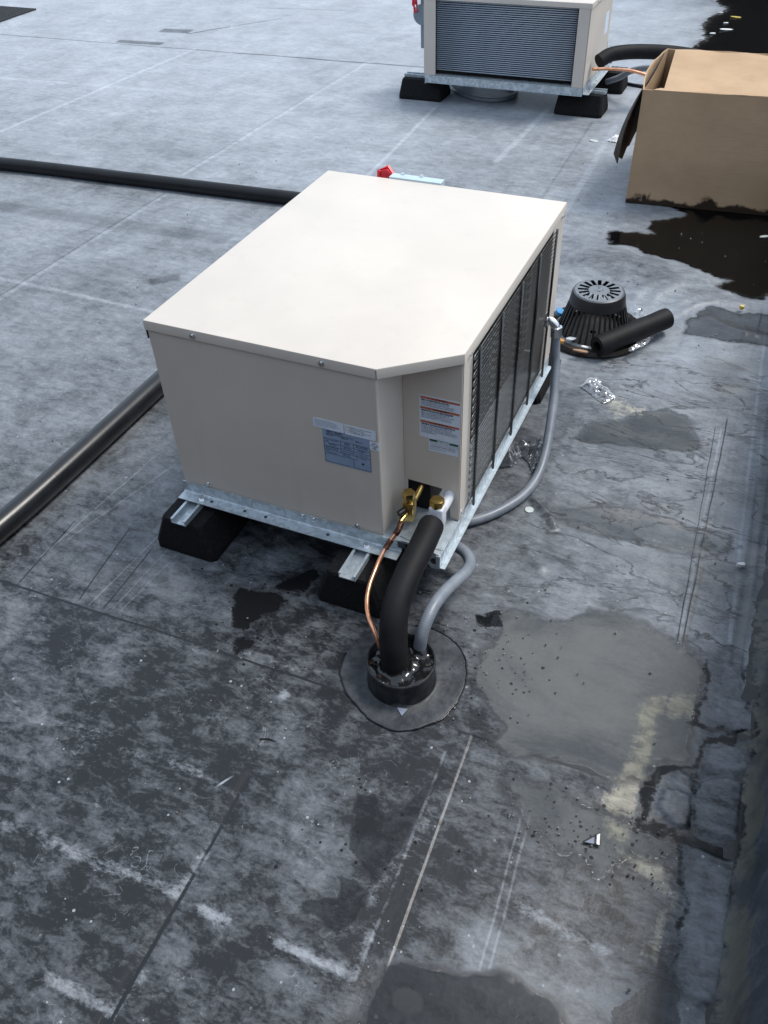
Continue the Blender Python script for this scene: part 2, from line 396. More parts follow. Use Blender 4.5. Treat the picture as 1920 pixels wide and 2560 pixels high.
wetA = [(0.853,-0.428),(0.825,-0.478),(0.827,-0.512),(0.823,-0.558),(0.816,-0.604),(0.813,-0.658),(0.802,-0.666),(0.769,-0.643),(0.738,-0.617),(0.724,-0.587),(0.717,-0.549),(0.718,-0.523),(0.74,-0.501),(0.767,-0.528),(0.799,-0.51),(0.814,-0.479)]
wetB = [(0.74,-0.677),(0.8,-0.685),(0.791,-0.738),(0.781,-0.776),(0.752,-0.775),(0.734,-0.755),(0.722,-0.767),(0.696,-0.739),(0.725,-0.724),(0.745,-0.719)]
drip1 = [(0.225,-0.17),(0.217,-0.14),(0.266,-0.128),(0.311,-0.141),(0.347,-0.15),(0.332,-0.179),(0.314,-0.201),(0.301,-0.251),(0.268,-0.257),(0.245,-0.199)]
drip2 = [(0.293,-0.115),(0.33,-0.058),(0.356,-0.02),(0.389,-0.045),(0.375,-0.09),(0.33,-0.12)]
drip3 = [(0.294,-0.285),(0.342,-0.27),(0.347,-0.289),(0.315,-0.316)]
hole1 = [(0.764,-0.017),(0.82,0.005),(0.831,-0.036),(0.786,-0.043)]
slit = [(1.257,0.043),(1.275,-0.006),(1.269,-0.067),(1.267,-0.125),(1.258,-0.11),(1.26,-0.052),(1.256,-0.003)]
wet4 = [(1.269,-0.631),(1.3,-0.62),(1.315,-0.628),(1.332,-0.678),(1.30,-0.9),(1.22,-0.9),(1.24,-0.70),(1.255,-0.661)]
channel_unused = [(1.205,-0.40),(1.205,-0.33),(1.218,-0.245),(1.288,-0.216),(1.292,-0.154),(1.379,-0.107),(1.40,-0.12),(1.31,-0.17),(1.305,-0.235),(1.24,-0.262),(1.232,-0.33),(1.30,-0.36),(1.38,-0.36),(1.40,-0.30),(1.40,-0.41),(1.37,-0.40),(1.30,-0.395),(1.25,-0.38)]

def axis_coords(segs):
    out = []
    for a, b, st in segs: out += list(np.arange(a, b - 1e-9, st))
    return out
xs = [-30, -22, -16, -12, -9] + axis_coords([(-7.5, -3.0, 0.15), (-3.0, -0.6, 0.03), (-0.6, 1.15, 0.0065), (1.15, 1.40, 0.0042)]) + [1.40, 1.41]
ys = [-6, -4, -2.8, -2.0, -1.6] + axis_coords([(-1.35, -1.10, 0.02), (-1.10, -0.68, 0.0065), (-0.68, 0.10, 0.0045), (0.10, 1.70, 0.0065), (1.70, 2.4, 0.02), (2.4, 7, 0.045), (7, 12, 0.3)]) + [12, 16, 22, 30]
SEAM_Y, SEAM_X = -0.318, 0.872
xs = sorted(set([x for x in xs if abs(x - SEAM_X) > 0.002] + [SEAM_X - .0008, SEAM_X + .0008]))
ys = sorted(set([y for y in ys if abs(y - SEAM_Y) > 0.002] + [SEAM_Y - .0008, SEAM_Y + .0008]))
X, Y = np.meshgrid(np.array(xs), np.array(ys)); nx, ny = len(xs), len(ys)
def seam_y(x): return -0.343 + (np.interp(x, [-3, -0.33, 0.15, 0.55, 0.86, 1.15, 1.21, 1.5], [-0.02, 0, 0.014, 0.022, 0.024, 0.036, 0.046, 0.05]))
def seam_x(y): return np.interp(y, [-1.2, -0.87, -0.32, 0], [0.892, 0.884, 0.862, 0.86])
X2 = X + (seam_x(Y) - SEAM_X) * np.exp(-((X - SEAM_X) / 0.12) ** 2) * sstep(-Y, 0.0, 0.3)
Y2 = Y + (seam_y(X) - SEAM_Y) * np.exp(-((Y - SEAM_Y) / 0.12) ** 2)
above = (Y > SEAM_Y).astype(float)
x, y = X2, Y2
# relief: laps, creases, wrinkles, the drain sump
H = 0.0022 * above * (X < 1.215)
H = H + 0.0016 * ((X < SEAM_X) & (Y < SEAM_Y))
near = np.exp(-np.clip(np.hypot(x - 0.7, y - 0.3) - 1.5, 0, None) ** 2)
H = H + (fbm(x, y, 3.0, 11, 3) - 0.5) * 0.006 + (fbm(x, y, 16, 14, 3) - 0.5) * 0.0012 * near
allp = [puddle_big, puddle_small, puddle_ring, puddle_top, puddle_box, puddle_far, puddle_bot, wet3]
pm = np.full(x.shape, 9.0)
for p in allp: pm = np.minimum(pm, sdf(x, y, p))
H = H * sstep(pm, -0.01, 0.04)
def ridge(pts, wd, h, taper=True):
    global H
    H = H + h * np.exp(-(pline(x, y, pts) / wd) ** 2)
ridge([(0.775,0.405),(0.80,0.385),(0.83,0.358),(0.853,0.325)], 0.0085, 0.015)
ridge([(0.80,0.245),(0.826,0.208),(0.862,0.178)], 0.014, 0.006)
ridge([(0.94,1.49),(0.976,1.535),(1.007,1.584),(1.068,1.625),(1.15,1.634)], 0.014, 0.007)
ridge([(1.06,1.50),(1.10,1.47),(1.16,1.445),(1.26,1.44)], 0.02, 0.007)
ridge([(0.86,1.60),(0.92,1.70),(1.02,1.76)], 0.022, 0.008)
ridge([(0.95,1.58),(1.02,1.66),(1.10,1.70)], 0.018, 0.006)
ridge([(0.90,1.36),(0.97,1.42),(1.0,1.47)], 0.03, 0.010)
ridge([(0.80,1.60),(0.84,1.68),(0.93,1.76)], 0.025, 0.008)
ridge([(0.80,1.80),(0.70,1.82),(0.60,1.80)], 0.05, 0.010)
ridge([(0.06,-1.1),(0.5,-1.03),(0.503,-0.765),(0.496,-0.565)][1:], 0.010, -0.002)
for xr in (1.199, 1.235, 1.30, 1.325): ridge([(xr - 0.02, 1.6), (xr - 0.01, 0.9), (xr + 0.005, 0.05)], 0.005, 0.0015)
WX = x + (fbm(x, y, 14, 101, 4) - 0.5) * 0.045; WY = y + (fbm(x, y, 14, 131, 4) - 0.5) * 0.045
PATCH = [([(1.294,-0.255),(1.312,-0.233),(1.340,-0.222),(1.366,-0.225),(1.372,-0.28),(1.370,-0.345),(1.34,-0.352),(1.298,-0.35),(1.288,-0.30)], .006),
         ([(1.236,-0.290),(1.26,-0.285),(1.286,-0.292),(1.290,-0.35),(1.270,-0.358),(1.25,-0.350),(1.226,-0.332)], .005), ([(1.250,-0.240),(1.28,-0.250),(1.284,-0.285),(1.262,-0.282),(1.245,-0.275)], .003),
         ([(1.296,-0.175),(1.33,-0.150),(1.370,-0.150),(1.370,-0.205),(1.33,-0.213),(1.300,-0.213)], .004), ([(1.291,-0.044),(1.33,-0.036),(1.372,-0.034),(1.376,-0.106),(1.34,-0.115),(1.298,-0.118)], .0045),
         ([(1.289,-0.385),(1.295,-0.484),(1.306,-0.631),(1.325,-0.80),(1.335,-1.2),(1.40,-1.2),(1.40,-0.385)], .0045), ([(1.306,-0.463),(1.34,-0.455),(1.372,-0.450),(1.376,-0.55),(1.372,-0.63),(1.345,-0.645),(1.322,-0.63),(1.312,-0.56)], .0035)]
for p_, h_ in PATCH: H = H + h_ * (1 - sstep(sdf(WX * .35 + x * .65, WY * .35 + y * .65, p_), -0.005, 0.002))
H = H + 0.0010 * (np.sin(y * 150 + 3 * fbm(x, y, 6, 3, 3)) * 0.5 + 0.5) * sstep(x, 1.295, 1.31) * sstep(-y, 0.36, 0.42) * (fbm(x, y, 7, 61, 3) > .5)
rd = np.hypot(x - 0.715, y - 1.325)
H = H - 0.030 * (1 - sstep(rd, 0.15, 0.42))
H = np.where(rd < 0.135, H - 0.05, H)
H = H + 0.0015 * sstep(x, 1.30, 1.36)

# fields
def damp_of(poly, wd=0.03): return np.clip(0.5 - sdf(WX, WY, poly) / wd * 0.5, 0, 1)
dust_and_light = np.full(x.shape, 0.33) - 0.18 * (1 - sstep(y, -0.7, 0.1)) - 0.05 * sstep(-y, 0.6, 1.0)
dust_and_light += 0.16 * sstep(y, -0.1, 1.6) + 0.36 * sstep(y, 0.9, 4)  # far roof lightened: glancing sky sheen painted in along with dust
dust_and_light += 0.07 * sstep(-x, 0.1, 0.7) * sstep(y, -0.4, 0.2)
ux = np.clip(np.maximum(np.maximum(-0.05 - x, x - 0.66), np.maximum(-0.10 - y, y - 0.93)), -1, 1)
dust_and_light -= 0.10 * (1 - sstep(ux, -0.08, 0.12))  # sheltered roof less dusty, the unit's shade painted in as well
dust_and_light += 0.10 * sstep(x, 0.75, 0.95) * sstep(y, -0.2, 0.1)
dust_and_light -= 0.12 * np.exp(-(np.hypot(x - 0.66, y + 0.20) / 0.30) ** 2)  # roof colour darkened around the boot, where the unit's shade falls
streak = np.zeros(x.shape)
for pts, a, wd in [([(-0.12,-0.62),(0.113,-0.61),(0.26,-0.611)],.22,.022),([(0.34,-0.60),(0.441,-0.604)],.35,.012),([(0.05,-0.835),(0.23,-0.823),(0.359,-0.821),(0.496,-0.812)],.42,.014),
                   ([(0.38,-1.012),(0.505,-1.014)],.5,.014),([(0.549,-0.82),(0.60,-0.82)],.45,.014),([(0.70,-0.818),(0.78,-0.818),(0.836,-0.815)],.6,.012),([(0.836,-0.815),(0.832,-0.74)],.4,.012),
                   ([(0.496,-0.812),(0.50,-0.74)],.35,.016),([(0.505,-1.014),(0.515,-0.95)],.35,.016),([(0.80,-0.70),(0.835,-0.60),(0.84,-0.5)],.25,.03),
                   ([(1.04,-0.60),(1.12,-0.615),(1.2,-0.62)],.35,.014),([(0.28,-0.827),(0.30,-0.826)],.8,.010),([(0.51,-0.30),(0.40,-0.31)],.25,.012)]:
    streak = np.maximum(streak, min(1, a * 1.9) * np.exp(-(pline(x, y, pts) / wd) ** 2) * (0.55 + 0.7 * fbm(x, y, 25, 5, 3)))
streak = np.maximum(streak, 1.2 * np.exp(-(np.hypot(x - 0.468, y + 0.378) / 0.014) ** 2))
dust_and_light += 0.28 * (fbm(x, y, 2.2, 31, 4) - 0.5) + 0.25 * (fbm(x, y, 9, 35, 3) - 0.5)
dust_and_light += 0.25 * (sstep(y, -0.80, -0.60) * 0 + np.exp(-((y + 0.70) / 0.05) ** 2)) * sstep(x, 0.95, 1.02)
sump = (1 - sstep(rd, 0.2, 0.5))
dust_and_light -= 0.18 * np.exp(-((rd - 0.45) / 0.12) ** 2) * sstep(y, 1.5, 1.65) 
dust_and_light += 0.12 * sump
for p_, h_ in PATCH: dust_and_light += 0.07 * (1 - sstep(sdf(x, y, p_), -0.01, 0.0)) * (x < 2)
fl = np.hypot(x - 0.677, y + 0.235)
dust_and_light = np.where(fl < 0.14, dust_and_light * 0.3 + 0.06, dust_and_light)
damp = np.zeros(x.shape)
for p, wd in [(wetA,.03),(wetB,.03),(drip1,.045),(drip2,.05),(drip3,.03),(hole1,.03),(wet4,.02),(puddle_box,.03),(puddle_far,.15),(puddle_bot,.03),(wetmud,.02)]:
    damp = np.maximum(damp, damp_of(p, wd))
CH = [([(1.205,-0.395),(1.207,-0.33),(1.220,-0.262),(1.285,-0.222),(1.292,-0.160),(1.375,-0.115)], .008), ([(1.21,-0.385),(1.25,-0.375),(1.30,-0.368),(1.385,-0.375)], .014), ([(1.292,-0.36),(1.293,-0.24)], .004), ([(1.375,-0.04),(1.382,-0.2),(1.388,-0.36),(1.384,-0.42),(1.385,-0.7)], .003),
      ([(1.262,0.04),(1.270,-0.02),(1.268,-0.06),(1.260,-0.125)], .006), ([(1.262,-0.12),(1.300,-0.128),(1.37,-0.118)], .006), ([(1.286,-0.38),(1.297,-0.50),(1.306,-0.63)], .004), ([(1.34,0.07),(1.352,0.0),(1.348,-0.06)], .003), ([(1.255,0.40),(1.262,0.375)], .005)]
for pts_, w_ in CH: damp = np.maximum(damp, np.clip(0.5 - (pline(WX, WY, pts_) - w_ * (0.35 + 1.3 * fbm(x, y, 22, 171, 3))) / .03 * .5, 0, 1))
black = np.zeros(x.shape)
for p, wd in [(puddle_box,.05),(puddle_far,.3),(hole1,.03),(drip1,.04),(drip2,.05),(drip3,.03)]: black = np.maximum(black, damp_of(p, wd))
for pts_, w_ in CH: black = np.maximum(black, np.clip(0.5 - (pline(WX, WY, pts_) - w_ * (0.35 + 1.3 * fbm(x, y, 22, 171, 3))) / .03 * .5, 0, 1) * 0.93)
black = np.maximum(black, 1 - sstep(rd, 0.150, 0.165))
mud = np.zeros(x.shape)
for p, wd, k in [(puddle_big,.03,1.0),(puddle_ring,.02,.75),(puddle_top,.06,.95),(wet3,.03,.75),(puddle_small,.02,.35)]: mud = np.maximum(mud, damp_of(p, wd) * k) if k > .5 else mud * (1 - damp_of(p, wd) * (1 - k))
mud = np.maximum(mud, 0.85 * np.exp(-(np.hypot((x - 0.93), (y + 0.815) * 1.3) / 0.03) ** 4))
mud = np.maximum(mud, 0.55 * sstep(x, 0.74, 0.9) * sstep(y, 0.1, 0.3) * (1 - sstep(y, 1.2, 1.5)) * (0.4 + 0.9 * fbm(x, y * 1.8, 4, 77, 4)))
mud = np.maximum(mud, 0.6 * np.exp(-((x - 1.32) / 0.05) ** 2) * sstep(y, -0.1, 0.2) * (1 - sstep(y, 1.2, 1.5)))
creamf = damp_of(cream, .05)
creamf = np.maximum(creamf, 0.9 * damp_of([(1.12,-0.385),(1.2,-0.39),(1.2,-0.44),(1.262,-0.43),(1.285,-0.45),(1.284,-0.6),(1.25,-0.6),(1.262,-0.5),(1.20,-0.46)], .05))
creamf = np.maximum(creamf, 0.55 * damp_of([(0.80,0.83),(0.76,0.98),(0.80,1.05),(0.86,0.98),(1.05,0.95),(1.02,0.84),(0.88,0.80)], .08))
creamf = np.maximum(creamf, 0.5 * damp_of([(1.19,-0.80),(1.24,-0.76),(1.25,-0.68),(1.22,-0.68),(1.19,-0.74)], .03))
tide = sstep(x, 0.72, 0.82) * sstep(y, -0.02, 0.08) * (1 - sstep(y, 1.1, 1.4)) * (1 - damp_of(puddle_big, .02))
rim = np.zeros(x.shape)
for p, k_ in ((puddle_big, 1), (puddle_small, 1), (puddle_ring, .8), (puddle_top, 1), (puddle_bot, 1), (wet3, 1), (wetmud, .9), (puddle_box, 1), (puddle_far, 1)): rim = np.maximum(rim, k_ * np.clip(0.5 - sdf(WX, WY, p) / .03 * .5, 0, 1))
scuff = (1 - above) * (X < SEAM_X) * sstep(-x, -1.3, 0.5)
splat = np.exp(-(np.hypot(x - 0.30, (y + 0.20)) / 0.10) ** 2) + 0.8 * np.exp(-(np.hypot(x - 0.85, (y + 0.14)) / 0.09) ** 2) + 0.9 * np.exp(-(np.hypot((x - 1.12) / 2, (y + 0.44)) / 0.06) ** 2) + 0.5 * np.exp(-(np.hypot(x - 0.74, (y + 0.60)) / 0.10) ** 2)
scuff = np.clip(1 - sstep(y, -0.4, -0.1), 0, 1) * (1 - sstep(x, 0.7, 1.0)) + 0.2
verts = np.stack([x, y, H], -1).reshape(-1, 3)
idx = np.arange(nx * ny).reshape(ny, nx)
faces = np.stack([idx[:-1, :-1], idx[:-1, 1:], idx[1:, 1:], idx[1:, :-1]], -1).reshape(-1, 4)
me = bpy.data.meshes.new('roof')
me.vertices.add(len(verts)); me.vertices.foreach_set('co', verts.ravel().astype(np.float32))
me.loops.add(len(faces) * 4); me.loops.foreach_set('vertex_index', faces.ravel().astype(np.int32))
me.polygons.add(len(faces)); me.polygons.foreach_set('loop_start', np.arange(0, len(faces) * 4, 4, dtype=np.int32))
me.polygons.foreach_set('loop_total', np.full(len(faces), 4, dtype=np.int32)); me.update(calc_edges=True)
for nm, f in [('dust_and_light', dust_and_light), ('damp', damp), ('black', black), ('mud', mud), ('cream', creamf), ('tide', tide), ('scuff', scuff), ('splat', splat), ('streak', streak), ('rim', rim)]:
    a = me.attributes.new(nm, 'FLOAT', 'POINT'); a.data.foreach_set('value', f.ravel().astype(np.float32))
me.shade_smooth()
roof = bpy.data.objects.new('roof', me); COL.objects.link(roof); roof['kind'] = 'structure'

def roof_material():
    t = NT('weathered_roof_membrane'); co = t.mapping(t.objco(), (1, 1, 0))
    A = {k: t.attr(k) for k in ('dust_and_light', 'damp', 'black', 'mud', 'cream', 'tide', 'scuff', 'splat', 'streak', 'rim')}
    warp = t.node('ShaderNodeTexNoise'); t.put(warp.inputs['Vector'], co); warp.inputs['Scale'].default_value = 9; warp.inputs['Detail'].default_value = 3
    wv = t.vmath('ADD', co, t.vmath('MULTIPLY', t.vmath('SUBTRACT', warp.outputs['Color'], (0.5, 0.5, 0.5)), (0.006, 0.006, 0)))
    nA = t.noise(co, 5.5, 9, 0.66, 0.3); nB = t.noise(t.mapping(co, (0.75, 1.35, 1), rot=(0, 0, 0.25)), 30, 8, 0.72, 0.5); nC = t.noise(t.mapping(co, (0.8, 1.3, 1), rot=(0, 0, -0.4)), 120, 5, 0.75)
    nS = t.noise(t.mapping(co, (2.2, 9, 1)), 2.4, 8, 0.68)             # rain-washed streaks across the sheets
    nV = t.noise(t.mapping(co, (60, 1.2, 1)), 1.0, 4, 0.6)             # rolling marks along the sheets
    def c(v, k): return t.math('MULTIPLY', t.math('SUBTRACT', v, 0.5), k)
    d = A['dust_and_light']
    far = t.mapr(t.node('ShaderNodeSeparateXYZ').outputs[0], 0, 1) if False else None
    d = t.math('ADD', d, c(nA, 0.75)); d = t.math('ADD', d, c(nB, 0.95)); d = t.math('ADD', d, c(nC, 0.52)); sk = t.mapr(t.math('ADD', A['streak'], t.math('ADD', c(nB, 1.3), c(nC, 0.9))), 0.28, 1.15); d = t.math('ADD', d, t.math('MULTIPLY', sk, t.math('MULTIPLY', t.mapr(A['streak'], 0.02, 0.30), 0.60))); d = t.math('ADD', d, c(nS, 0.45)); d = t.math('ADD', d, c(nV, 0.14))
    # line features: (x0,y0,x1,y1,width,strength)
    def seg(x0, y0, x1, y1, wd, st, vary=1.0):
        L = math.hypot(x1 - x0, y1 - y0); tx, ty = (x1 - x0) / L, (y1 - y0) / L
        q = t.vmath('SUBTRACT', wv, ((x0 + x1) / 2, (y0 + y1) / 2, 0))
        a = t.math('ABSOLUTE', t.vmath('DOT_PRODUCT', q, (tx, ty, 0))); b = t.math('ABSOLUTE', t.vmath('DOT_PRODUCT', q, (-ty, tx, 0)))
        m = t.math('MULTIPLY', t.mapr(b, wd * 0.4, wd, 1, 0), t.mapr(a, L / 2 - 0.02, L / 2, 1, 0))
        m = t.math('MULTIPLY', m, t.mapr(nB, 0.30, 0.55, 1 - vary, 1.0)) if vary > 0 else m
        return t.math('MULTIPLY', m, st)
    light = [(0.864,-0.335,0.876,-0.70,.0020,.17,.9),(0.876,-0.70,0.881,-0.79,.0020,.12,.9),(0.826,-0.36,0.842,-0.831,.004,.22,.9),(1.001,-0.42,1.020,-0.743,.003,.22,.8),(1.016,-0.42,1.034,-0.737,.003,.2,.9),
             (0.001,-0.325,0.05,0.21,.0025,.18,.6),(-0.258,0.221,-0.294,-0.252,.003,.22,.6),(-0.183,0.204,-0.273,-0.171,.003,.2,.6),(-0.08,-0.335,-0.06,-0.05,.003,.2,.6),(-0.02,-0.335,-0.01,-0.05,.002,.16,.6),
             (-1.311,1.815,-1.349,0.62,.018,.17,.7),(-1.303,3.912,-1.371,2.0,.020,.18,.7),(-2.527,3.918,-2.66,2.1,.02,.24,.5),(-0.36,0.95,-0.46,2.0,.02,.16,.7),(-0.53,2.0,-0.60,3.3,.014,.26,.5),
             (-0.72,0.885,-1.5,0.90,.014,.20,.6),(0.42,1.10,0.36,3.3,.02,.16,.7),(-0.05,2.6,-0.02,3.5,.02,.24,.4),(-3.4,2.99,-2.0,3.09,.03,.12,.5),
             (1.18,0.9,1.20,0.06,.004,.2,.7),(1.262,0.95,1.30,0.1,.006,.2,.5),(1.29,0.9,1.345,-0.02,.008,.3,.4),(1.24,1.5,1.262,0.95,.006,.2,.5)]
    dark = [(-3.0,-0.362,-0.33,-0.3445,.0032,.5,.5),(-0.34,-0.3445,0.15,-0.3305,.0030,.6,.4),(0.14,-0.3305,0.55,-0.3225,.0030,.6,.4),(0.84,-0.3205,1.15,-0.3085,.0030,.8,.2),(1.14,-0.309,1.20,-0.299,.0030,.8,.2),(-1.325,1.815,-1.363,0.62,.007,.2,.4),(-1.317,3.912,-1.385,2.0,.007,.2,.4),(0.496,-0.565,0.503,-0.765,.004,.3,.9),(0.503,-0.765,0.511,-1.06,.0045,.5,.7),(-9,3.77,-4.13,3.844,.012,.6,.3),(-4.14,3.844,-2.24,3.885,.010,.6,.4),(-2.25,3.885,-0.6,3.935,.012,.7,.2),
            (-0.6,3.935,1.3,3.99,.012,.6,.3),(-3.178,3.92,-2.811,3.95,.05,.75,.7),(-3.05,4.25,-2.80,4.28,.07,.7,.6),(-2.806,4.203,-2.604,4.483,.014,.7,.3),(-2.604,4.483,-2.36,4.783,.014,.5,.5),(-2.723,5.014,-1.996,5.103,.014,.4,.3),
            (-2.0,1.43,-0.786,1.483,.07,.22,.8),(-0.9,1.06,-0.8,1.15,.04,.3,.8),(1.19,0.95,1.207,0.05,.0025,.5,.3),(1.163,0.9,1.196,0.06,.0018,.45,.4),(0.995,1.6,1.0,1.3,.01,.1,.4),
            (-0.15,-0.06,-0.11,-0.33,.0025,.3,.4),(-0.30,-0.10,-0.28,-0.345,.0025,.3,.5),(-0.05,-0.11,-0.04,-0.33,.0025,.35,.4),(0.30,0.95,0.24,3.3,.010,.14,.4),(0.47,-0.575,0.447,-0.617,.003,-.8,.2),
            (0.73,-0.33,0.61,-0.32,.0016,.5,.2),(0.735,-0.362,0.73,-0.29,.0012,-.4,.2)]
    for s_ in light: d = t.math('ADD', d, seg(*s_))
    for s_ in dark: d = t.math('SUBTRACT', d, seg(*s_))
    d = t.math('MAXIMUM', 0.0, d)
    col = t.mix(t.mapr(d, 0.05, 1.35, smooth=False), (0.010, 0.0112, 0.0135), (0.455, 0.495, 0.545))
    # faint warm blotches
    wb = t.noise(co, 2.6, 5, 0.6); col = t.mix(t.mapr(wb, 0.55, 0.75, 0, 0.35), col, t.mix(1.0, col, (1.06, 0.98, 0.93), 'MULTIPLY'))
    # white specks and hair-thin curls of chalk
    v = t.voro(wv, 75); vc = t.node('ShaderNodeSeparateColor'); t.link(v.outputs['Color'], vc.inputs[0])
    sp = t.math('MULTIPLY', t.math('LESS_THAN', v.outputs['Distance'], t.math('MULTIPLY', vc.outputs[1], 0.24)), t.math('GREATER_THAN', vc.outputs[0], 0.80))
    sp = t.math('MULTIPLY', sp, t.mapr(t.noise(co, 6, 3, 0.5), 0.45, 0.6))
    col = t.mix(t.math('MULTIPLY', sp, 0.6), col, (0.42, 0.46, 0.5))
    cn = t.noise(co, 15, 1.5, 0.5, 1.2); cg = t.noise(co, 8, 3, 0.6)
    cl = t.math('MULTIPLY', t.mapr(t.math('ABSOLUTE', t.math('SUBTRACT', cn, 0.5)), 0.0, 0.006, 1, 0), t.mapr(cg, 0.50, 0.58))
    cl = t.math('MULTIPLY', cl, t.math('MULTIPLY', A['scuff'], t.mapr(nC, 0.42, 0.58, 0.0, 0.5)))
    col = t.mix(cl, col, (0.30, 0.33, 0.36))
    # sediment
    mudn = t.mapr(t.math('ADD', A['mud'], c(nB, 0.35)), 0.42, 0.62)
    mcol = t.mix(t.mapr(t.math('ADD', t.noise(t.mapping(co, (1, 1.6, 1)), 3.0, 5, 0.62, 0.8), c(nC, 0.15)), 0.34, 0.66), (0.050, 0.060, 0.072), (0.195, 0.197, 0.192))
    mcol = t.mix(t.mapr(nC, 0.55, 0.75, 0, 0.25), mcol, (0.25, 0.25, 0.235))
    col = t.mix(t.math('MULTIPLY', mudn, 0.85), col, mcol)
    crn = t.mapr(t.math('ADD', A['cream'], t.math('ADD', c(nB, 0.7), c(nV, 0.5))), 0.40, 0.66)
    col = t.mix(t.math('MULTIPLY', crn, 0.72), col, t.mix(t.mapr(nB, 0.35, 0.65), (0.26, 0.245, 0.19), (0.46, 0.43, 0.33)))
    # dried tide marks
    tn = t.noise(t.mapping(co, (1, 2.5, 1)), 3.6, 7, 0.58, 0.6)
    tm = t.math('MAXIMUM', t.mapr(t.math('ABSOLUTE', t.math('SUBTRACT', tn, 0.50)), 0.0, 0.022, 1, 0), t.mapr(t.math('ABSOLUTE', t.math('SUBTRACT', tn, 0.60)), 0.0, 0.013, 0.7, 0))
    tm = t.math('MULTIPLY', t.math('MULTIPLY', tm, A['tide']), t.mapr(nB, 0.35, 0.6, 0.15, 0.95))
    col = t.mix(tm, col, (0.022, 0.022, 0.026))
    wf = t.math('ADD', A['rim'], t.math('ADD', c(nB, 0.75), c(nC, 0.25)))
    rm = t.math('MULTIPLY', t.math('MULTIPLY', t.mapr(wf, 0.28, 0.46), t.mapr(wf, 0.47, 0.60, 1, 0.25)), t.mapr(nA, 0.35, 0.6, 0.3, 0.8))
    col = t.mix(rm, col, (0.030, 0.031, 0.034))
    # damp
    v2 = t.voro(wv, 95); vc2 = t.node('ShaderNodeSeparateColor'); t.link(v2.outputs['Color'], vc2.inputs[0])
    dots = t.math('MULTIPLY', t.math('LESS_THAN', v2.outputs['Distance'], t.math('MULTIPLY', vc2.outputs[1], 0.42)), t.math('LESS_THAN', vc2.outputs[0], t.math('MULTIPLY', A['splat'], 0.5)))
    dm = t.mapr(t.math('ADD', A['damp'], t.math('ADD', c(nB, 0.75), c(nC, 0.25))), 0.47, 0.53)
    bl = t.mapr(t.math('ADD', A['black'], t.math('ADD', c(nB, 0.75), c(nC, 0.25))), 0.47, 0.56)
    col = t.mix(dm, col, t.mix(1.0, col, (0.27, 0.275, 0.285), 'MULTIPLY'))
    bl = t.math('MAXIMUM', bl, t.math('MULTIPLY', dots, 0.85))
    col = t.mix(bl, col, (0.0085, 0.009, 0.010))
    r = t.mapr(d, 0, 1, 0.34, 0.44)
    r = t.mix(dm, r, (0.27, 0.27, 0.27))
    r = t.mix(bl, r, (0.06, 0.06, 0.06))
    hb = t.math('ADD', t.math('MULTIPLY', nB, 0.6), t.math('MULTIPLY', nC, 0.3))
    nn = t.bump(hb, 0.28, 0.003, t.bump(nA, 0.2, 0.01))
    nn2 = t.bump(t.math('MULTIPLY', nV, 1.0), 0.08, 0.002, nn)
    t.set(**{'Base Color': col, 'Roughness': r, 'Specular IOR Level': t.mapr(bl, 0, 1, 0.42, 0.2), 'Normal': nn2})
    return t.m
M['roof'] = roof_material()
me.materials.append(M['roof'])

# a membrane without the painted layout, for patches, flashings and the wall
def membrane(name, k=1.0, rough=0.4, stretch=(1, 1, 1)):
    t = NT(name); co = t.mapping(t.objco(), stretch)
    n1 = t.noise(co, 9, 7, 0.66, 0.3); n2 = t.noise(co, 60, 5, 0.7)
    f = t.math('ADD', t.math('MULTIPLY', n1, 0.7), t.math('MULTIPLY', n2, 0.4))
    c_ = t.mix(t.mapr(f, 0.40, 0.78), tuple(a * k for a in (0.028, 0.031, 0.037)), tuple(a * k for a in (0.12, 0.13, 0.145)))
    return t.set(**{'Base Color': c_, 'Specular IOR Level': 0.28, 'Roughness': t.mapr(n1, 0.3, 0.7, rough - 0.08, rough + 0.1), 'Normal': t.bump(n2, 0.2, 0.003, t.bump(n1, 0.3, 0.01))})
M['mem'] = membrane('patch_membrane', 1.5, 0.42)
M['mem_dark'] = membrane('dark_membrane', 0.40, 0.42)
def wall_mat():
    t = NT('wall_membrane'); co = t.objco(); sep = t.node('ShaderNodeSeparateXYZ'); t.put(sep.inputs[0], co); z = sep.outputs[2]
    n1 = t.noise(t.mapping(co, (1, 1, .35)), 14, 7, 0.7, 0.4); n2 = t.noise(co, 140, 5, 0.75); n3 = t.noise(t.mapping(co, (1, 1, 0.5)), 13, 6, 0.68)
    c0 = t.mix(t.mapr(t.math('ADD', n1, t.math('MULTIPLY', t.math('SUBTRACT', n2, .5), .5)), 0.40, 0.70), (0.040, 0.047, 0.060), (0.10, 0.115, 0.14))
    och = t.mapr(t.math('SUBTRACT', t.math('ADD', z, t.math('MULTIPLY', t.math('SUBTRACT', n3, .5), .30)), 0.075), -0.01, 0.02, 1, 0)
    c1 = t.mix(t.math('MULTIPLY', och, t.mapr(n1, .4, .6, .2, .75)), c0, (0.115, 0.115, 0.085))
    drip = t.mapr(t.math('SUBTRACT', t.math('ADD', z, t.math('MULTIPLY', t.math('SUBTRACT', n3, .5), .10)), 0.008), -0.004, 0.004, 1, 0)
    c2 = t.mix(t.math('MULTIPLY', drip, .9), c1, (0.012, 0.013, 0.014))
    return t.set(**{'Base Color': c2, 'Roughness': t.mix(drip, t.mapr(n1, .3, .7, .34, .5), (.25, .25, .25)), 'Specular IOR Level': .35, 'Normal': t.bump(n2, .3, .002, t.bump(n1, .35, .008))})
M['mem_flash'] = membrane('flashing_membrane', 0.75, 0.45)
M['mem_wall'] = wall_mat() if True else membrane('wall_membrane', 1.0, 0.36, (1, 0.6, 0.25))

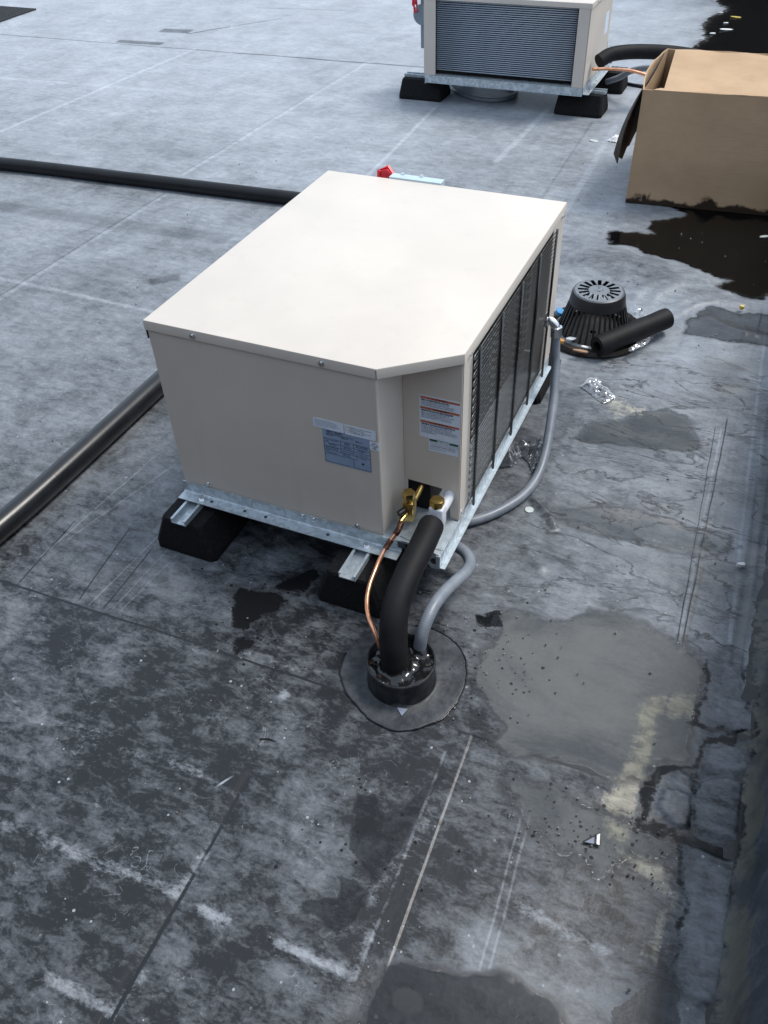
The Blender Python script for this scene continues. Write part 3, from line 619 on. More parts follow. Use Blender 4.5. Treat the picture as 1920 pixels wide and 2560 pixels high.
def smooth_outline(pts, n=4, amp=0.0, seed=0, closed=True):
    P = [Vector((a, b, 0)) for a, b in pts]; N = len(P); out = []
    for i in range(N):
        a, b, c, d = P[(i - 1) % N], P[i], P[(i + 1) % N], P[(i + 2) % N]
        m = max(1, int((c - b).length / 0.006)) if n is None else n
        for k in range(m):
            u = k / m; q = 0.5 * ((2 * b) + (c - a) * u + (2 * a - 5 * b + 4 * c - d) * u * u + (3 * b - a - 3 * c + d) * u ** 3)
            q = q.lerp(b.lerp(c, u), 0.4)
            if amp:
                nv = mnoise.fractal(Vector((q.x * 30, q.y * 30, seed)), 0.7, 2.1, 5), mnoise.fractal(Vector((q.x * 30, q.y * 30, seed + 9.3)), 0.7, 2.1, 5)
                q = q + Vector((nv[0], nv[1], 0)) * amp
            out.append((q.x, q.y))
    return out
def sheet(name, pts, z, mat, kind='structure', thick=0.0, bev=0.0, grid=None, hf=None, parent=None):
    b = MB()
    if thick > 0: b.prism(pts, z, z + thick, 2, bev)
    else:
        b.bm.faces.new([b.bm.verts.new((p[0], p[1], z)) for p in pts])
    bmesh.ops.triangulate(b.bm, faces=[f for f in b.bm.faces if len(f.verts) > 4])
    o = b.build(name, mat, parent)
    if thick == 0:
        t_ = bmesh.new(); t_.from_mesh(o.data); t_.faces.ensure_lookup_table()
        bmesh.ops.reverse_faces(t_, faces=[f for f in t_.faces if f.normal.z < 0]); t_.to_mesh(o.data); t_.free()
    if kind: o['kind'] = kind
    return o
def puddle(p, z, mt, step):
    P = np.array(p); gx, gy = np.meshgrid(np.arange(P[:, 0].min() - .05, P[:, 0].max() + .05, step), np.arange(P[:, 1].min() - .05, P[:, 1].max() + .05, step))
    wx = gx + (fbm(gx, gy, 14, 101, 4) - 0.5) * 0.045; wy = gy + (fbm(gx, gy, 14, 131, 4) - 0.5) * 0.045
    d_ = sdf(wx, wy, p); f = np.clip(0.5 - d_ / .03 * .5, 0, 1); keep = (d_ < 0.035) & (gx < 1.372)
    b = MB(); V = {}; vals = []
    ny_, nx_ = gx.shape
    for j_ in range(ny_ - 1):
        for i_ in range(nx_ - 1):
            if keep[j_, i_] and keep[j_ + 1, i_] and keep[j_, i_ + 1] and keep[j_ + 1, i_ + 1]:
                q = []
                for a_, c__ in ((i_, j_), (i_ + 1, j_), (i_ + 1, j_ + 1), (i_, j_ + 1)):
                    if (a_, c__) not in V: V[a_, c__] = b.bm.verts.new((gx[c__, a_], gy[c__, a_], z)); vals.append(f[c__, a_])
                    q.append(V[a_, c__])
                b.bm.faces.new(q)
    o = b.build('puddle', M[mt], recalc=False); o['kind'] = 'structure'
    a = o.data.attributes.new('film', 'FLOAT', 'POINT'); a.data.foreach_set('value', np.array(vals, np.float32))
for p, z, mt, st in [(puddle_big, .0035, 'water', .008), (puddle_small, .004, 'water', .008), (puddle_box, .004, 'water_brown', .015), (puddle_far, .004, 'water_brown', .03), (puddle_bot, .0035, 'water', .008), (wet3, .003, 'water', .008), (puddle_top, .0035, 'water', .008), (hole1, .003, 'water', .006)]:
    puddle(p, z, mt, st)

# parapet wall on the right, membrane carried up over a cove
wall = thing('parapet_wall', (1.42, 1.0, 0), 'low black membrane covered parapet wall along the right edge of the roof', 'wall')
b = MB(); prof = [(1.335, -0.001), (1.350, 0.002), (1.368, 0.006), (1.380, 0.016), (1.388, 0.032), (1.392, 0.055), (1.395, 0.10), (1.397, 0.15), (1.398, 0.22), (1.398, 0.30), (1.398, 0.37)]
yy = list(np.arange(-1.5, 1.6, 0.02)) + list(np.arange(1.6, 9.1, 0.25)); rows = []
for yv in yy:
    r = []
    for k, (px, pz) in enumerate(prof):
        wv_ = 0.006 * mnoise.noise(Vector((yv * 5, pz * 2, 3))) + 0.0025 * mnoise.noise(Vector((yv * 22, pz * 6, 7)))
        fade = min(1, k / 3)
        r.append(b.bm.verts.new((px + wv_ * fade * 1.2, yv, pz + (0.0015 * mnoise.noise(Vector((yv * 30, k, 1))) if k < 4 else 0))))
    rows.append(r)
for a, c in zip(rows, rows[1:]):
    for i in range(len(prof) - 1): b.bm.faces.new((a[i], a[i + 1], c[i + 1], c[i]))
b.build('wall_flashing', M['mem_wall'], wall, True)
MB().box(1.41, 1.62, -1.5, 9.0, -0.4, 0.36).build('wall_core', M['mem_dark'], wall)
MB().box(1.385, 1.645, -1.5, 9.0, 0.372, 0.40, 0.004).build('coping', M['bluegrey'], wall)
# lower world outside the roof and an added dark block beyond the frame, whose reflection darkens the far puddles
MB().box(-400, 400, -400, 400, -6.2, -6.0).build('ground', simple('distant_ground', (0.12, 0.12, 0.11), 0.9, 0, 0.3, 0.05)); bpy.data.objects['ground']['kind'] = 'structure'
nb_ = thing('rear_light_blocker', (0, -6.0, 0), 'added unseen dark building rising behind the photographer at the near end of the roof', 'blocker')  # added unseen block that keeps sky light off the unit's front
MB().box(-14, 14, -9.0, -2.6, -0.2, 2.2).build('wall', simple('dark_red_blocker', (0.09, 0.06, 0.05), 0.8, 0, 0.3, 6), nb_)
MB().box(-14.1, 14.1, -9.1, -2.5, 2.2, 2.32, 0.01).build('blocker_edge', M['bluegrey'], nb_)
ph = thing('far_reflection_blocker', (2.4, 8.5, 0), 'added unseen dark block past the far roof, reflected to darken the puddles', 'blocker')
MB().box(0.15, 4.6, 7.4, 10.4, -0.1, 2.9).build('wall', simple('dark_brown_blocker', (0.045, 0.035, 0.028), 0.7, 0, 0.2, 3), ph)
MB().box(0.05, 4.7, 7.3, 10.5, 2.9, 3.0, 0.01).build('blocker_edge', M['bluegrey'], ph)

# ================================================================== CONDENSING UNIT
def text_part(name, lines, mat, parent, y, shear=0.0):
    """flat printed lettering in the xz plane facing -y; lines = (text, x, z, size, boldoffset, align)"""
    b = MB()
    for s_, tx, tz, size, bold, al in lines:
        cu = bpy.data.curves.new('t', 'FONT'); cu.body = s_; cu.size = size; cu.align_x = al; cu.resolution_u = 1; cu.offset = bold
        ob = bpy.data.objects.new('t', cu); me_ = bpy.data.meshes.new_from_object(ob)
        b.addmesh(me_, Matrix.Translation((tx, y, tz)) @ Matrix.Rotation(PI / 2, 4, 'X'))
        bpy.data.objects.remove(ob); bpy.data.curves.remove(cu); bpy.data.meshes.remove(me_)
    return b.build(name, mat, parent, recalc=False)
def plate(name, x0, x1, z0, z1, y, mat, parent, rad=0.0, t=0.0004):
    if rad > 0:
        pts = []
        for cx, cz, a0 in [(x1 - rad, z1 - rad, 0), (x0 + rad, z1 - rad, 90), (x0 + rad, z0 + rad, 180), (x1 - rad, z0 + rad, 270)]:
            for k in range(4): a = math.radians(a0 + k * 30); pts.append((cx + rad * math.cos(a), cz + rad * math.sin(a)))
    else: pts = [(x0, z0), (x1, z0), (x1, z1), (x0, z1)]
    return MB().prism(pts, y - t, y, 1).build(name, mat, parent)
def screw(x_, y_, z_, ax, parent, r=0.0045, name='screw'):
    d = {'-y': Vector((0, -1, 0)), 'x': Vector((1, 0, 0)), '+z': Vector((0, 0, 1)), '-x': Vector((-1, 0, 0))}[ax]; p = Vector((x_, y_, z_)); b = MB()
    b.cyl(p, p + d * 0.0012, r * 1.35, 14); b.cyl(p + d * 0.0012, p + d * 0.005, r, 6)
    return b.build(name, M['zinc'], parent)

def condensing_unit(root, W1, W2, D, d, ZT, full, discz, hz):
    Z0 = 0.145; lip = 0.023; e = 0.004; base_off = -root.location if root.get('_world') else Vector((0, 0, 0))
    P = M['paint']
    # lid: folded sheet with chamfered valve corner
    out = [(0, 0), (W1, 0), (W2, d), (W2, D), (0, D)]
    b = MB(); b.prism(out, ZT - lip, ZT, 2, 0.0028)
    b.build('lid', P, root, True, angle=25)
    if full:
        MB().box(W1 - 0.0006, W1 + 0.0006, -0.0006, 0.002, ZT - lip, ZT - 0.003).build('lid_seam', M['ink'], root)
    zt = ZT - lip + 0.002
    # front panel with its return (rounded fold)
    fp = [(e, e), (W1 - 0.006, e), (W1 - 0.0035, e + 0.001), (W1 - 0.002, e + 0.004), (W1 - 0.002, e + 0.004), (W1 + 0.006, d + 0.003), (W1 + 0.004, d + 0.003), (W1 - 0.004, e + 0.0055), (W1 - 0.0065, e + 0.002), (e, e + 0.002)]
    fp = [p for i, p in enumerate(fp) if i != 4]
    MB().prism(fp, Z0, zt, 2).build('front_panel', P, root)
    # valve panel with cut-out
    vx0, vx1 = W1 + 0.0065, W2 - 0.0035
    cut0, cut1, cz = W1 + 0.014, W2 - 0.024, 0.236 if full else 0.22
    vp = [(vx0, Z0), (cut0, Z0), (cut0, cz), (cut1, cz - 0.004), (cut1 + 0.001, Z0 + 0.006), (vx1, Z0 + 0.004), (vx1, zt), (vx0, zt)]
    MB().prism(vp, d + 0.0005, d + 0.0025, 1).build('valve_panel', P, root)
    # side with guard: near post, far post, bottom rail
    y0, y1 = d + 0.055, D - 0.105
    MB().prism([(d + 0.0045, Z0 + 0.004), (d + 0.0045, zt), (y0, zt), (y0 + 0.004, Z0 + 0.014)], W2 - 0.0045, W2 - 0.002, 0).build('corner_post', P, root)
    MB().prism([(y1, zt), (y1, Z0 + 0.003), (D - 0.003, Z0 + 0.003), (D - 0.003, zt)], W2 - 0.0045, W2 - 0.002, 0).build('corner_post', P, root)
    MB().box(W2 - 0.02, W2 - 0.0025, y0 + 0.001, y1 - 0.001, zt - 0.012, zt - 0.0015).build('top_rail', P, root)
    # interior
    MB().box(0.03, W2 - 0.075, d + 0.01, D - 0.01, Z0 + 0.006, ZT - 0.03).build('inner_panel', M['dark_inside'], root)
    b = MB(); cy, czz = (y0 + y1) / 2, (Z0 + ZT) / 2
    rings = []
    for k in range(40):
        a = 2 * PI * k / 40; rings.append((cy + 0.17 * math.cos(a), czz + 0.17 * math.sin(a)))
    b.tube([Vector((W2 - 0.072, p[0], p[1])) for p in rings + rings[:1]], 0.008, 8, False)
    b.build('fan_ring', M['dark_inside'], root, True)
    b = MB()
    for k in range(4):
        a = k * PI / 2 + 0.4
        for q in range(1):
            p0 = Vector((W2 - 0.06, cy + 0.03 * math.cos(a), czz + 0.03 * math.sin(a))); p1 = Vector((W2 - 0.055, cy + 0.155 * math.cos(a - .25), czz + 0.155 * math.sin(a - .25)))
            p2 = Vector((W2 - 0.07, cy + 0.155 * math.cos(a + .35), czz + 0.155 * math.sin(a + .35))); p3 = Vector((W2 - 0.07, cy + 0.03 * math.cos(a + .8), czz + 0.03 * math.sin(a + .8)))
            b.quad(p0, p1, p2, p3)
    b.cyl((W2 - 0.075, cy, czz), (W2 - 0.05, cy, czz), 0.032, 20)
    b.build('fan', M['dark_inside'], root)
    # wire guard
    gy0, gy1, gz0, gz1 = y0 + 0.018, y1 - 0.012, Z0 + 0.018, zt - 0.006
    npair = 19 if full else 15; sp = (gz1 - gz0) / (2 * npair)
    gx = W2 + 0.004
    proto = None
    for k in range(npair):
        if proto is None:
            hook = [Vector((0, -0.018 + 0.006 * (1 - math.cos(a)) * 0 - 0.010 * math.sin(a), -sp / 2 + sp * (1 - math.cos(a)) / 2)) for a in np.linspace(0, PI, 7)]
            L = [Vector((0, gy1 - gy0 + 0.003, -sp / 2))] + hook + [Vector((0, gy1 - gy0 + 0.003, sp / 2))]
            b = MB(); b.tube(L, 0.0012, 6); proto = b.build('guard_wire', M['guard'], root, True); o = proto
        else:
            o = proto.copy(); COL.objects.link(o)
        o.parent = root; o.location = base_off + Vector((gx, gy0, gz0 + sp * (2 * k + 1)))
    nb = 5
    for k in range(nb):
        yk = gy0 + (gy1 - gy0) * k / (nb - 1)
        MB().tube([(gx + 0.004, yk + 0.003, zt - 0.002), (gx + 0.004, yk, Z0 - 0.004)], 0.0032, 8).build('guard_bar', M['black_wire'], root, True)
        screw(W2 + 0.001, yk + 0.006, Z0 - 0.004, 'x', root)
    screw(W2 - 0.002, d + 0.034, zt + 0.001, 'x', root); screw(W2 - 0.002, D - 0.03, zt - 0.004, 'x', root)
    screw(W2 - 0.002, d + 0.020, Z0 + 0.016, 'x', root)
    # coil on the opposite side
    ca, cb, cc, cdz = 0.062, D - 0.066, Z0 + 0.022, zt - 0.004      # y0,y1,z0,z1
    MB().box(0.002, 0.010, e + 0.0035, ca, Z0, zt).build('corner_post', P, root)
    MB().box(0.002, 0.010, cb, D - 0.003, Z0, zt).build('corner_post', P, root)
    MB().box(0.020, 0.028, ca, cb, cc, cdz).build('coil_backing', M['coil_dark'], root)
    nf = 34 if not full else 40; pf = None
    for k in range(nf):
        if pf is None:
            pf = MB().tube([(0, ca + 0.006, 0), (0, cb - 0.004, 0)], 0.0028, 8).build('coil_tube', M['coil'], root, True); o = pf
        else: o = pf.copy(); COL.objects.link(o)
        o.parent = root; o.location = base_off + Vector((0.012, 0, cc + 0.006 + (cdz - cc - 0.010) * k / (nf - 1)))
    # back panel
    MB().box(0.010, W2 - 0.005, D - 0.006, D - 0.003, Z0, zt).build('back_panel', P, root)
    # base pan: front Z-rail with holes, shelf, side rails
    G = M['galv']
    zf = 0.118
    prof = [(0.0, Z0 + 0.004), (0.0, zf + 0.003), (-0.003, zf), (-0.030, zf), (-0.030, zf - 0.002), (-0.001, zf - 0.0022), (0.002, zf), (0.002, Z0 + 0.004)]
    b = MB(); b.prism([(p[0], p[1]) for p in prof], -0.001, W1 + 0.042, 0); b.build('base_rail', G, root)
    b = MB(); b.box(0.012, W2 - 0.012, 0.004, D - 0.012, Z0 - 0.004, Z0 + 0.002); b.build('base_pan', G, root)
    b = MB(); b.prism([(W1 - 0.003, -0.004), (W1 + 0.030, -0.004), (W1 + 0.034, 0.016), (W1 + 0.06, 0.010), (W2 - 0.004, -0.012), (W2 - 0.002, 0.105 if full else 0.08), (W1 - 0.003, 0.105 if full else 0.08)], Z0 + 0.003, Z0 + 0.005, 2)
    b.box(W2 - 0.004, W2 - 0.001, -0.012, D - 0.01, zf - 0.008, Z0 + 0.001)
    b.box(W2 - 0.0008, W2 + 0.010, -0.010, D - 0.01, zf - 0.010, zf - 0.008)
    b.box(W2 - 0.010, W2 - 0.0042, -0.014, 0.006, 0.112, Z0 + 0.0025)
    b.build('valve_shelf', G, root)
    b = MB(); b.box(0.0, 0.003, 0.004, D - 0.01, zf - 0.008, Z0 - 0.001); b.box(-0.008, -0.0005, 0.004, D - 0.01, zf - 0.010, zf - 0.008); b.box(0.004, W2 - 0.006, D - 0.01, D - 0.007, zf - 0.02, Z0 - 0.006)
    b.box(0.02, W2 - 0.02, 0.03, D - 0.03, zf - 0.004, zf - 0.002)
    b.build('side_rail', G, root)
    # hanging lug with its hole, a plate with a dark round opening
    lug = [(W2 - 0.035, 0.150), (W2 - 0.035, 0.098), (W2 - 0.028, 0.088), (W2 - 0.012, 0.088), (W2 - 0.004, 0.098), (W2 - 0.004, 0.150)]
    MB().prism(lug, 0.004, 0.006, 1).build('lug', G, root)
    b = MB(); b.cyl((W2 - 0.021, 0.0035, 0.112), (W2 - 0.021, 0.0025, 0.112), 0.0085, 20); b.build('lug_hole', M['ink'], root)
    for hx in (0.085, 0.178, 0.235, 0.40):
        MB().cyl((hx, -0.013, zf - 0.0005), (hx, -0.013, zf + 0.0006), 0.0042, 14).build('rail_hole', M['ink'], root)
    MB().box(W1 + 0.034, W1 + 0.052, -0.0015, -0.0005, Z0 - 0.016, Z0 + 0.001).build('rail_slot', M['ink'], root)
    for bx in ((0.058, 0.500) if full else (0.045, 0.49)):
        b = MB(); b.cyl((bx, -0.014, zf + 0.0002), (bx, -0.014, zf + 0.002), 0.0105, 20); b.cyl((bx, -0.014, zf + 0.002), (bx, -0.014, zf + 0.009), 0.0075, 6)
        b.build('bolt', M['zinc'], root)
    for sx, sz in ((0.072, 0.158), (0.33, Z0 - 0.002), (0.359, Z0 - 0.003), (0.47, 0.157)):
        if sx < W1: screw(sx, e - 0.0003 if sz > 0.15 else -0.0003, sz, '-y', root)
    for sx in (0.122, 0.42):
        if sx < W1: screw(sx, -0.0003, ZT - 0.0125, '-y', root)
    # disconnect switch at the back
    b = MB(); bt = discz - (0.075 if full else 0.0); b.box(0.20, 0.32, D - 0.001, D + 0.095, 0.215, bt, 0.004); b.box(0.185, 0.335, D, D + (0.030 if full else 0.10), discz - 0.03, discz + 0.002, 0.001); b.cyl((0.20, D + 0.08, discz - 0.12), (0.185, D + 0.08, discz - 0.12), 0.05, 28)
    ds = b.build('disconnect_switch', M['switch'] if full else M['bluegrey'], root)
    for sx in (0.215, 0.27): screw(sx, D + (0.026 if full else 0.094), discz + 0.002, '+z', root)
    b = MB(); hx = 0.160; hy = D + (0.014 if full else 0.105)
    pts = [(hx - .016, hy, hz - 0.05), (hx - .014, hy + .008, hz + 0.010), (hx + .008, hy + .022, hz + 0.018), (hx + .034, hy + .012, hz - 0.004), (hx + .026, hy, hz - 0.055), (hx - .016, hy, hz - 0.05)]
    b.tube([Vector(p) for p in pts], 0.0055, 4); b.prism([(hx - .014, hz - 0.022), (hx - .011, hz + 0.012), (hx + .010, hz + 0.015), (hx + .032, hz - 0.004), (hx + 0.024, hz - 0.022)], hy + 0.008, hy + 0.016, 1)
    b.build('handle', M['red'], root)

def hexcap(c, r, h, parent, name='valve_cap'):
    b = MB(); c = Vector(c)
    pts = [(c.x + r * math.cos(PI / 6 + k * PI / 3), c.y + r * math.sin(PI / 6 + k * PI / 3)) for k in range(6)]
    b.prism(pts, c.z, c.z + h, 2, r * 0.14)
    b.cyl(c + Vector((0, 0, -h * .35)), c + Vector((0, 0, 0.0005)), r * 0.86, 16)
    return b.build(name, M['brass'], parent, True, angle=30)
def valves(root, W1, d, dz=0.0):
    bx, by = W1 + 0.040, 0.055; wx, wy = W1 + 0.107, 0.055
    b = MB(); b.box(bx - 0.013, bx + 0.013, by - 0.013, by + 0.013, 0.172 + dz, 0.226 + dz, 0.003); b.cyl((bx, by, .225 + dz), (bx, by, .233 + dz), .010, 16)
    b.tube(spline([(bx, by, 0.208 + dz), (bx + .004, by + .025, 0.212 + dz), (bx + .007, by + .055, 0.224 + dz)], 4), 0.0065, 12)
    b.tube([(bx - .002, by - .006, 0.192 + dz), (bx - .008, by - .034, 0.187 + dz)], 0.0078, 12)
    b.build('liquid_valve', M['brass'], root, True, angle=35)
    hexcap((bx - .001, by, 0.233 + dz), 0.0145, 0.017, root)
    b = MB(); b.tube([(bx - .006, by - .012, .205 + dz), (bx - .014, by - .028, .203 + dz)], .0072, 14); b.build('port_cap', M['black_plastic'], root, True, angle=40)
    b = MB(); b.tube(spline([(bx + .006, by + .048, 0.221 + dz), (bx + .007, by + .058, 0.225 + dz), (bx + .010, by + .095, 0.236 + dz)], 4), 0.0062, 12); b.build('liquid_stub', M['burnt'], root, True, angle=40)
    b = MB(); b.box(wx - 0.0165, wx + 0.0165, wy - 0.015, wy + 0.015, 0.176 + dz, 0.232 + dz, 0.0045)
    b.tube(spline([(wx, wy, .205 + dz), (wx + .006, wy + .03, .212 + dz), (wx + .008, wy + .075, .226 + dz)], 5), 0.0125, 14)
    b.tube([(wx - .001, wy - .008, .192 + dz), (wx + .002, wy - .034, .192 + dz)], .0135, 14)
    bmesh.ops.subdivide_edges(b.bm, edges=[e_ for e_ in b.bm.edges if e_.calc_length() > .012], cuts=1)
    b.build('suction_valve', M['white_frost'], root, True, angle=50)
    hexcap((wx - .001, wy, 0.234 + dz), 0.0165, 0.016, root)
    b = MB(); b.tube([(wx - .006, wy - .013, .206 + dz), (wx - .012, wy - .030, .205 + dz)], .0082, 14); b.build('port_cap', M['black_plastic'], root, True, angle=40)

u1 = thing('condensing_unit', (0.34, 0.43, 0), 'large beige rooftop condensing unit in the middle, black wire guard on its right side', 'condensing unit', 'condensing units on rubber blocks')
condensing_unit(u1, 0.537, 0.677, 0.876, 0.11, 0.590, True, 0.592, 0.588)
valves(u1, 0.537, 0.11)

# labels of the near unit ------------------------------------------------
yf = 0.0036
npl = plate('rating_plate', 0.4045, 0.5135, 0.3245, 0.418, yf, M['foil'], u1)
b = MB()
def hl(xa, xb, z, w_=.0006): b.box(xa, xb, yf - .0007, yf - .0005, z - w_ / 2, z + w_ / 2)
def vl(x_, za, zb, w_=.0008): b.box(x_ - w_ / 2, x_ + w_ / 2, yf - .0007, yf - .0005, za, zb)
for z in (0.391, 0.3795, 0.3705, 0.3605): hl(0.406, 0.513, z)
hl(0.406, 0.513, 0.328, .0007); hl(0.406, 0.482, 0.3505)
vl(0.4062, 0.328, 0.391); vl(0.4455, 0.3605, 0.391); vl(0.4755, 0.3685, 0.391); vl(0.482, 0.355, 0.367); vl(0.4740, 0.328, 0.352); vl(0.513, 0.328, 0.391)
b.build('rules', M['ink'], npl)
T_ = [('HEATCRAFT', .413, .4070, .0070, .00022, 'LEFT'), ('REFRIGERATION PRODUCTS LLC', .413, .4022, .0042, .00012, 'LEFT'), ('PART NO.', .413, .3984, .0034, .0001, 'LEFT'), ('MODEL NO.', .447, .3984, .0034, .0001, 'LEFT'), ('SERIAL NO.', .481, .3984, .0034, .0001, 'LEFT'),
      ('VOLTS  PHASE  HERTZ', .409, .3868, .0032, .0001, 'LEFT'), ('208/230    1    60', .409, .3828, .0030, .0001, 'LEFT'), ('MIN. CKT.', .4605, .3870, .0030, .0001, 'CENTER'), ('AMPACITY', .4605, .3832, .0030, .0001, 'CENTER'), ('MAX. OVERCURRENT', .4945, .3870, .0030, .0001, 'CENTER'), ('PROTECTIVE DEVICE', .4945, .3832, .0030, .0001, 'CENTER'),
      ('COMPRESSOR', .4255, .3760, .0032, .0001, 'CENTER'), ('RLA     LRA', .4255, .3722, .0028, .0001, 'CENTER'), ('FAN MOTOR', .4605, .3760, .0030, .0001, 'CENTER'), ('QTY   FLA   HP', .4605, .3722, .0028, .0001, 'CENTER'), ('REFRIGERANT', .4945, .3758, .0032, .0001, 'CENTER'), ('TYPE', .4945, .3722, .0028, .0001, 'CENTER'),
      ('DESIGN PRESSURE PSIG', .409, .3670, .0030, .0001, 'LEFT'), ('HIGH SIDE   LOW SIDE', .409, .3632, .0028, .0001, 'LEFT'), ('VOLTS  PH  HZ  AMPS', .448, .3640, .0028, .0001, 'LEFT'), ('DEFROST HTR', .4975, .3642, .0030, .0001, 'CENTER'),
      ('TYPE', .409, .3572, .0028, .0001, 'LEFT'), ('CONDENSING UNIT', .409, .3530, .0028, .0001, 'LEFT'), ('EVAPORATOR', .448, .3572, .0028, .0001, 'LEFT'), ('UNIT COOLER', .448, .3530, .0028, .0001, 'LEFT'), ('MAX AMPS', .4975, .3560, .0030, .0001, 'CENTER')]
text_part('lettering', T_, M['ink'], npl, yf - .0007)
b = MB(); b.box(.4925, .4975, yf - .0008, yf - .0005, .3405, .3455); b.build('printed_square', M['ink'], npl)
s1 = plate('notice_label', 0.3850, 0.4563, 0.4145, 0.4385, yf - .0006, M['paper'], u1, .003)
LN = ['This unit is designed for use with approved', 'refrigerants only. Installation and service must be', 'performed by a qualified technician in accordance', 'with national and local codes. Field wiring must be', 'suitable for the minimum ampacity shown. Disconnect', 'power before servicing. Replace all panels before', 'restoring power to the unit.']
text_part('lettering', [(s_, .3885, .4338 - i * .0026, .0026, .00003, 'LEFT') for i, s_ in enumerate(LN)], M['ink_grey'], s1, yf - .0012)
s2 = plate('notice_label', 0.4575, 0.5285, 0.4135, 0.4385, yf - .0009, M['paper'], u1, .003)
text_part('lettering', [('WARNING: Cancer and Reproductive Harm', .4665, .4325, .0029, .00008, 'LEFT'), ('www.P65Warnings.ca.gov', .4695, .4285, .0031, .0001, 'LEFT'), ('AVERTISSEMENT: Cancer et Effets Reproductifs', .4665, .4238, .0026, .00008, 'LEFT'), ('www.P65Warnings.ca.gov', .4695, .4198, .0031, .0001, 'LEFT')], M['ink'], s2, yf - .0015)
for zz in (.4325, .4245):
    MB().prism([(.4600, zz - .001), (.4650, zz - .001), (.4625, zz + .0035)], yf - .0016, yf - .0013, 1).build('warning_triangle', M['yellow_print'], s2)
s3 = plate('listing_label', 0.5135, 0.5345, 0.388, 0.4095, yf - .0003, M['paper'], u1)
b = MB(); n_ = 28; y_ = yf - .0009
for k in range(n_):
    a0, a1 = 2 * PI * k / n_, 2 * PI * (k + 1) / n_
    b.quad(*[(.5240 + r_ * math.cos(a), y_, .4010 + r_ * math.sin(a)) for r_, a in ((.0050, a0), (.0050, a1), (.0060, a1), (.0060, a0))])
b.build('listing_ring', M['ink'], s3)
text_part('lettering', [('U', .5205, .4004, .0055, .0002, 'LEFT'), ('L', .5240, .3975, .0055, .0002, 'LEFT'), ('c', .5146, .3990, .0045, .00015, 'LEFT'), ('us', .5306, .3990, .0040, .00015, 'LEFT'), ('LISTED', .5240, .3915, .0032, .00015, 'CENTER')], M['ink'], s3, yf - .0009)
yd = 0.1102
wl_ = plate('warning_label', 0.581, 0.6715, 0.367, 0.474, yd, M['paper'], u1)
for z, nm_ in ((0.4660, 'WARNING'), (0.4400, 'AVERTISSEMENT'), (0.4050, 'ADVERTENCIA')):
    MB().box(0.5830, 0.6700, yd - .0008, yd - .0005, z, z + .0052).build('orange_bar', M['orange'], wl_)
    text_part('lettering', [('\u25B2' if False else nm_, .629, z + .0010, .0050, .0002, 'CENTER')], M['ink_dark_red'], wl_, yd - .0010)
    wd = .0032 * len(nm_) / 2 + .004
    MB().prism([(.627 - wd - .002, z + .0007), (.627 - wd + .002, z + .0007), (.627 - wd, z + .0046)], yd - .0011, yd - .0009, 1).build('warning_triangle', M['ink_dark_red'], wl_)
B_ = [('RISK OF ELECTRICAL SHOCK.', .5850, .4612), ('RISQUE DE CHOCS \u00c9LECTRIQUES.', .5850, .4352), ('PELIGRO DE DESCARGA EL\u00c9CTRICA.', .5850, .4002)]
text_part('lettering', [(s_, x_, z_, .0047, .0003, 'LEFT') for s_, x_, z_ in B_], M['ink'], wl_, yd - .0008)
C_ = [('CAN CAUSE INJURY OR DEATH.', .4567), ('DISCONNECT ALL REMOTE ELECTRIC', .4525), ('POWER SUPPLIES BEFORE SERVICING.', .4483), ('PEUT CAUSER DES BLESSURES ET', .4307), ('M\u00caME ENTRA\u00ceNER LA MORT. COUPER', .4265), ("LES SOURCES D'ALIMENTATION \u00c0", .4223), ('DISTANCE AVANT LE D\u00c9PANNAGE.', .4181),
      ('PUEDE OCASIONAR LESIONES O LA', .3957), ('MUERTE. DESCONECTE TODAS LAS', .3915), ('FUENTES DE ENERG\u00cdA EL\u00c9CTRICA ANTES', .3873), ('DE REALIZAR CUALQUIER REPARACI\u00d3N O', .3831), ('MANTENIMIENTO.', .3789)]
text_part('lettering', [(s_, .5850, z_, .0043, .00008, 'LEFT') for s_, z_ in C_], M['ink_grey'], wl_, yd - .0008)
im = plate('important_label', 0.6020, 0.6695, 0.3330, 0.3665, yd - .0002, M['paper'], u1)
MB().box(0.6035, 0.6685, yd - .0010, yd - .0007, .3600, .3654).build('green_bar', M['green'], im)
text_part('lettering', [('IMPORTANT', .636, .3609, .0050, .00025, 'CENTER')], M['white_print'], im, yd - .0012)
D_ = ['This product has a one year warranty from', 'the date of manufacture. During that period', 'no unauthorized warranty repairs will', 'be honored. If you suspect a problem or', 'defect exists, please call']
text_part('lettering', [(s_, .6050, .3560 - i * .0044, .0037, .00018 if i in (2,) else .00005, 'LEFT') for i, s_ in enumerate(D_)], M['ink_grey'], im, yd - .0010)
MB().box(0.0005, 0.0022, 0.002, 0.010, 0.545, 0.566).build('lid_tab', M['ink'], u1)

# far unit, turned a quarter, coil side to the camera
u2 = thing('condensing_unit', (0.170, 3.31, 0), 'smaller beige condensing unit at the top of the photo, coil side facing, rubber blocks beneath', 'condensing unit', 'condensing units on rubber blocks', world=False, rz=PI / 2)
condensing_unit(u2, 0.50, 0.60, 0.856, 0.09, 0.516, False, 0.50, 0.450)
valves(u2, 0.50, 0.09)
wl2 = plate('warning_label', 0.36, 0.44, 0.30, 0.40, yf, M['paper'], u2)

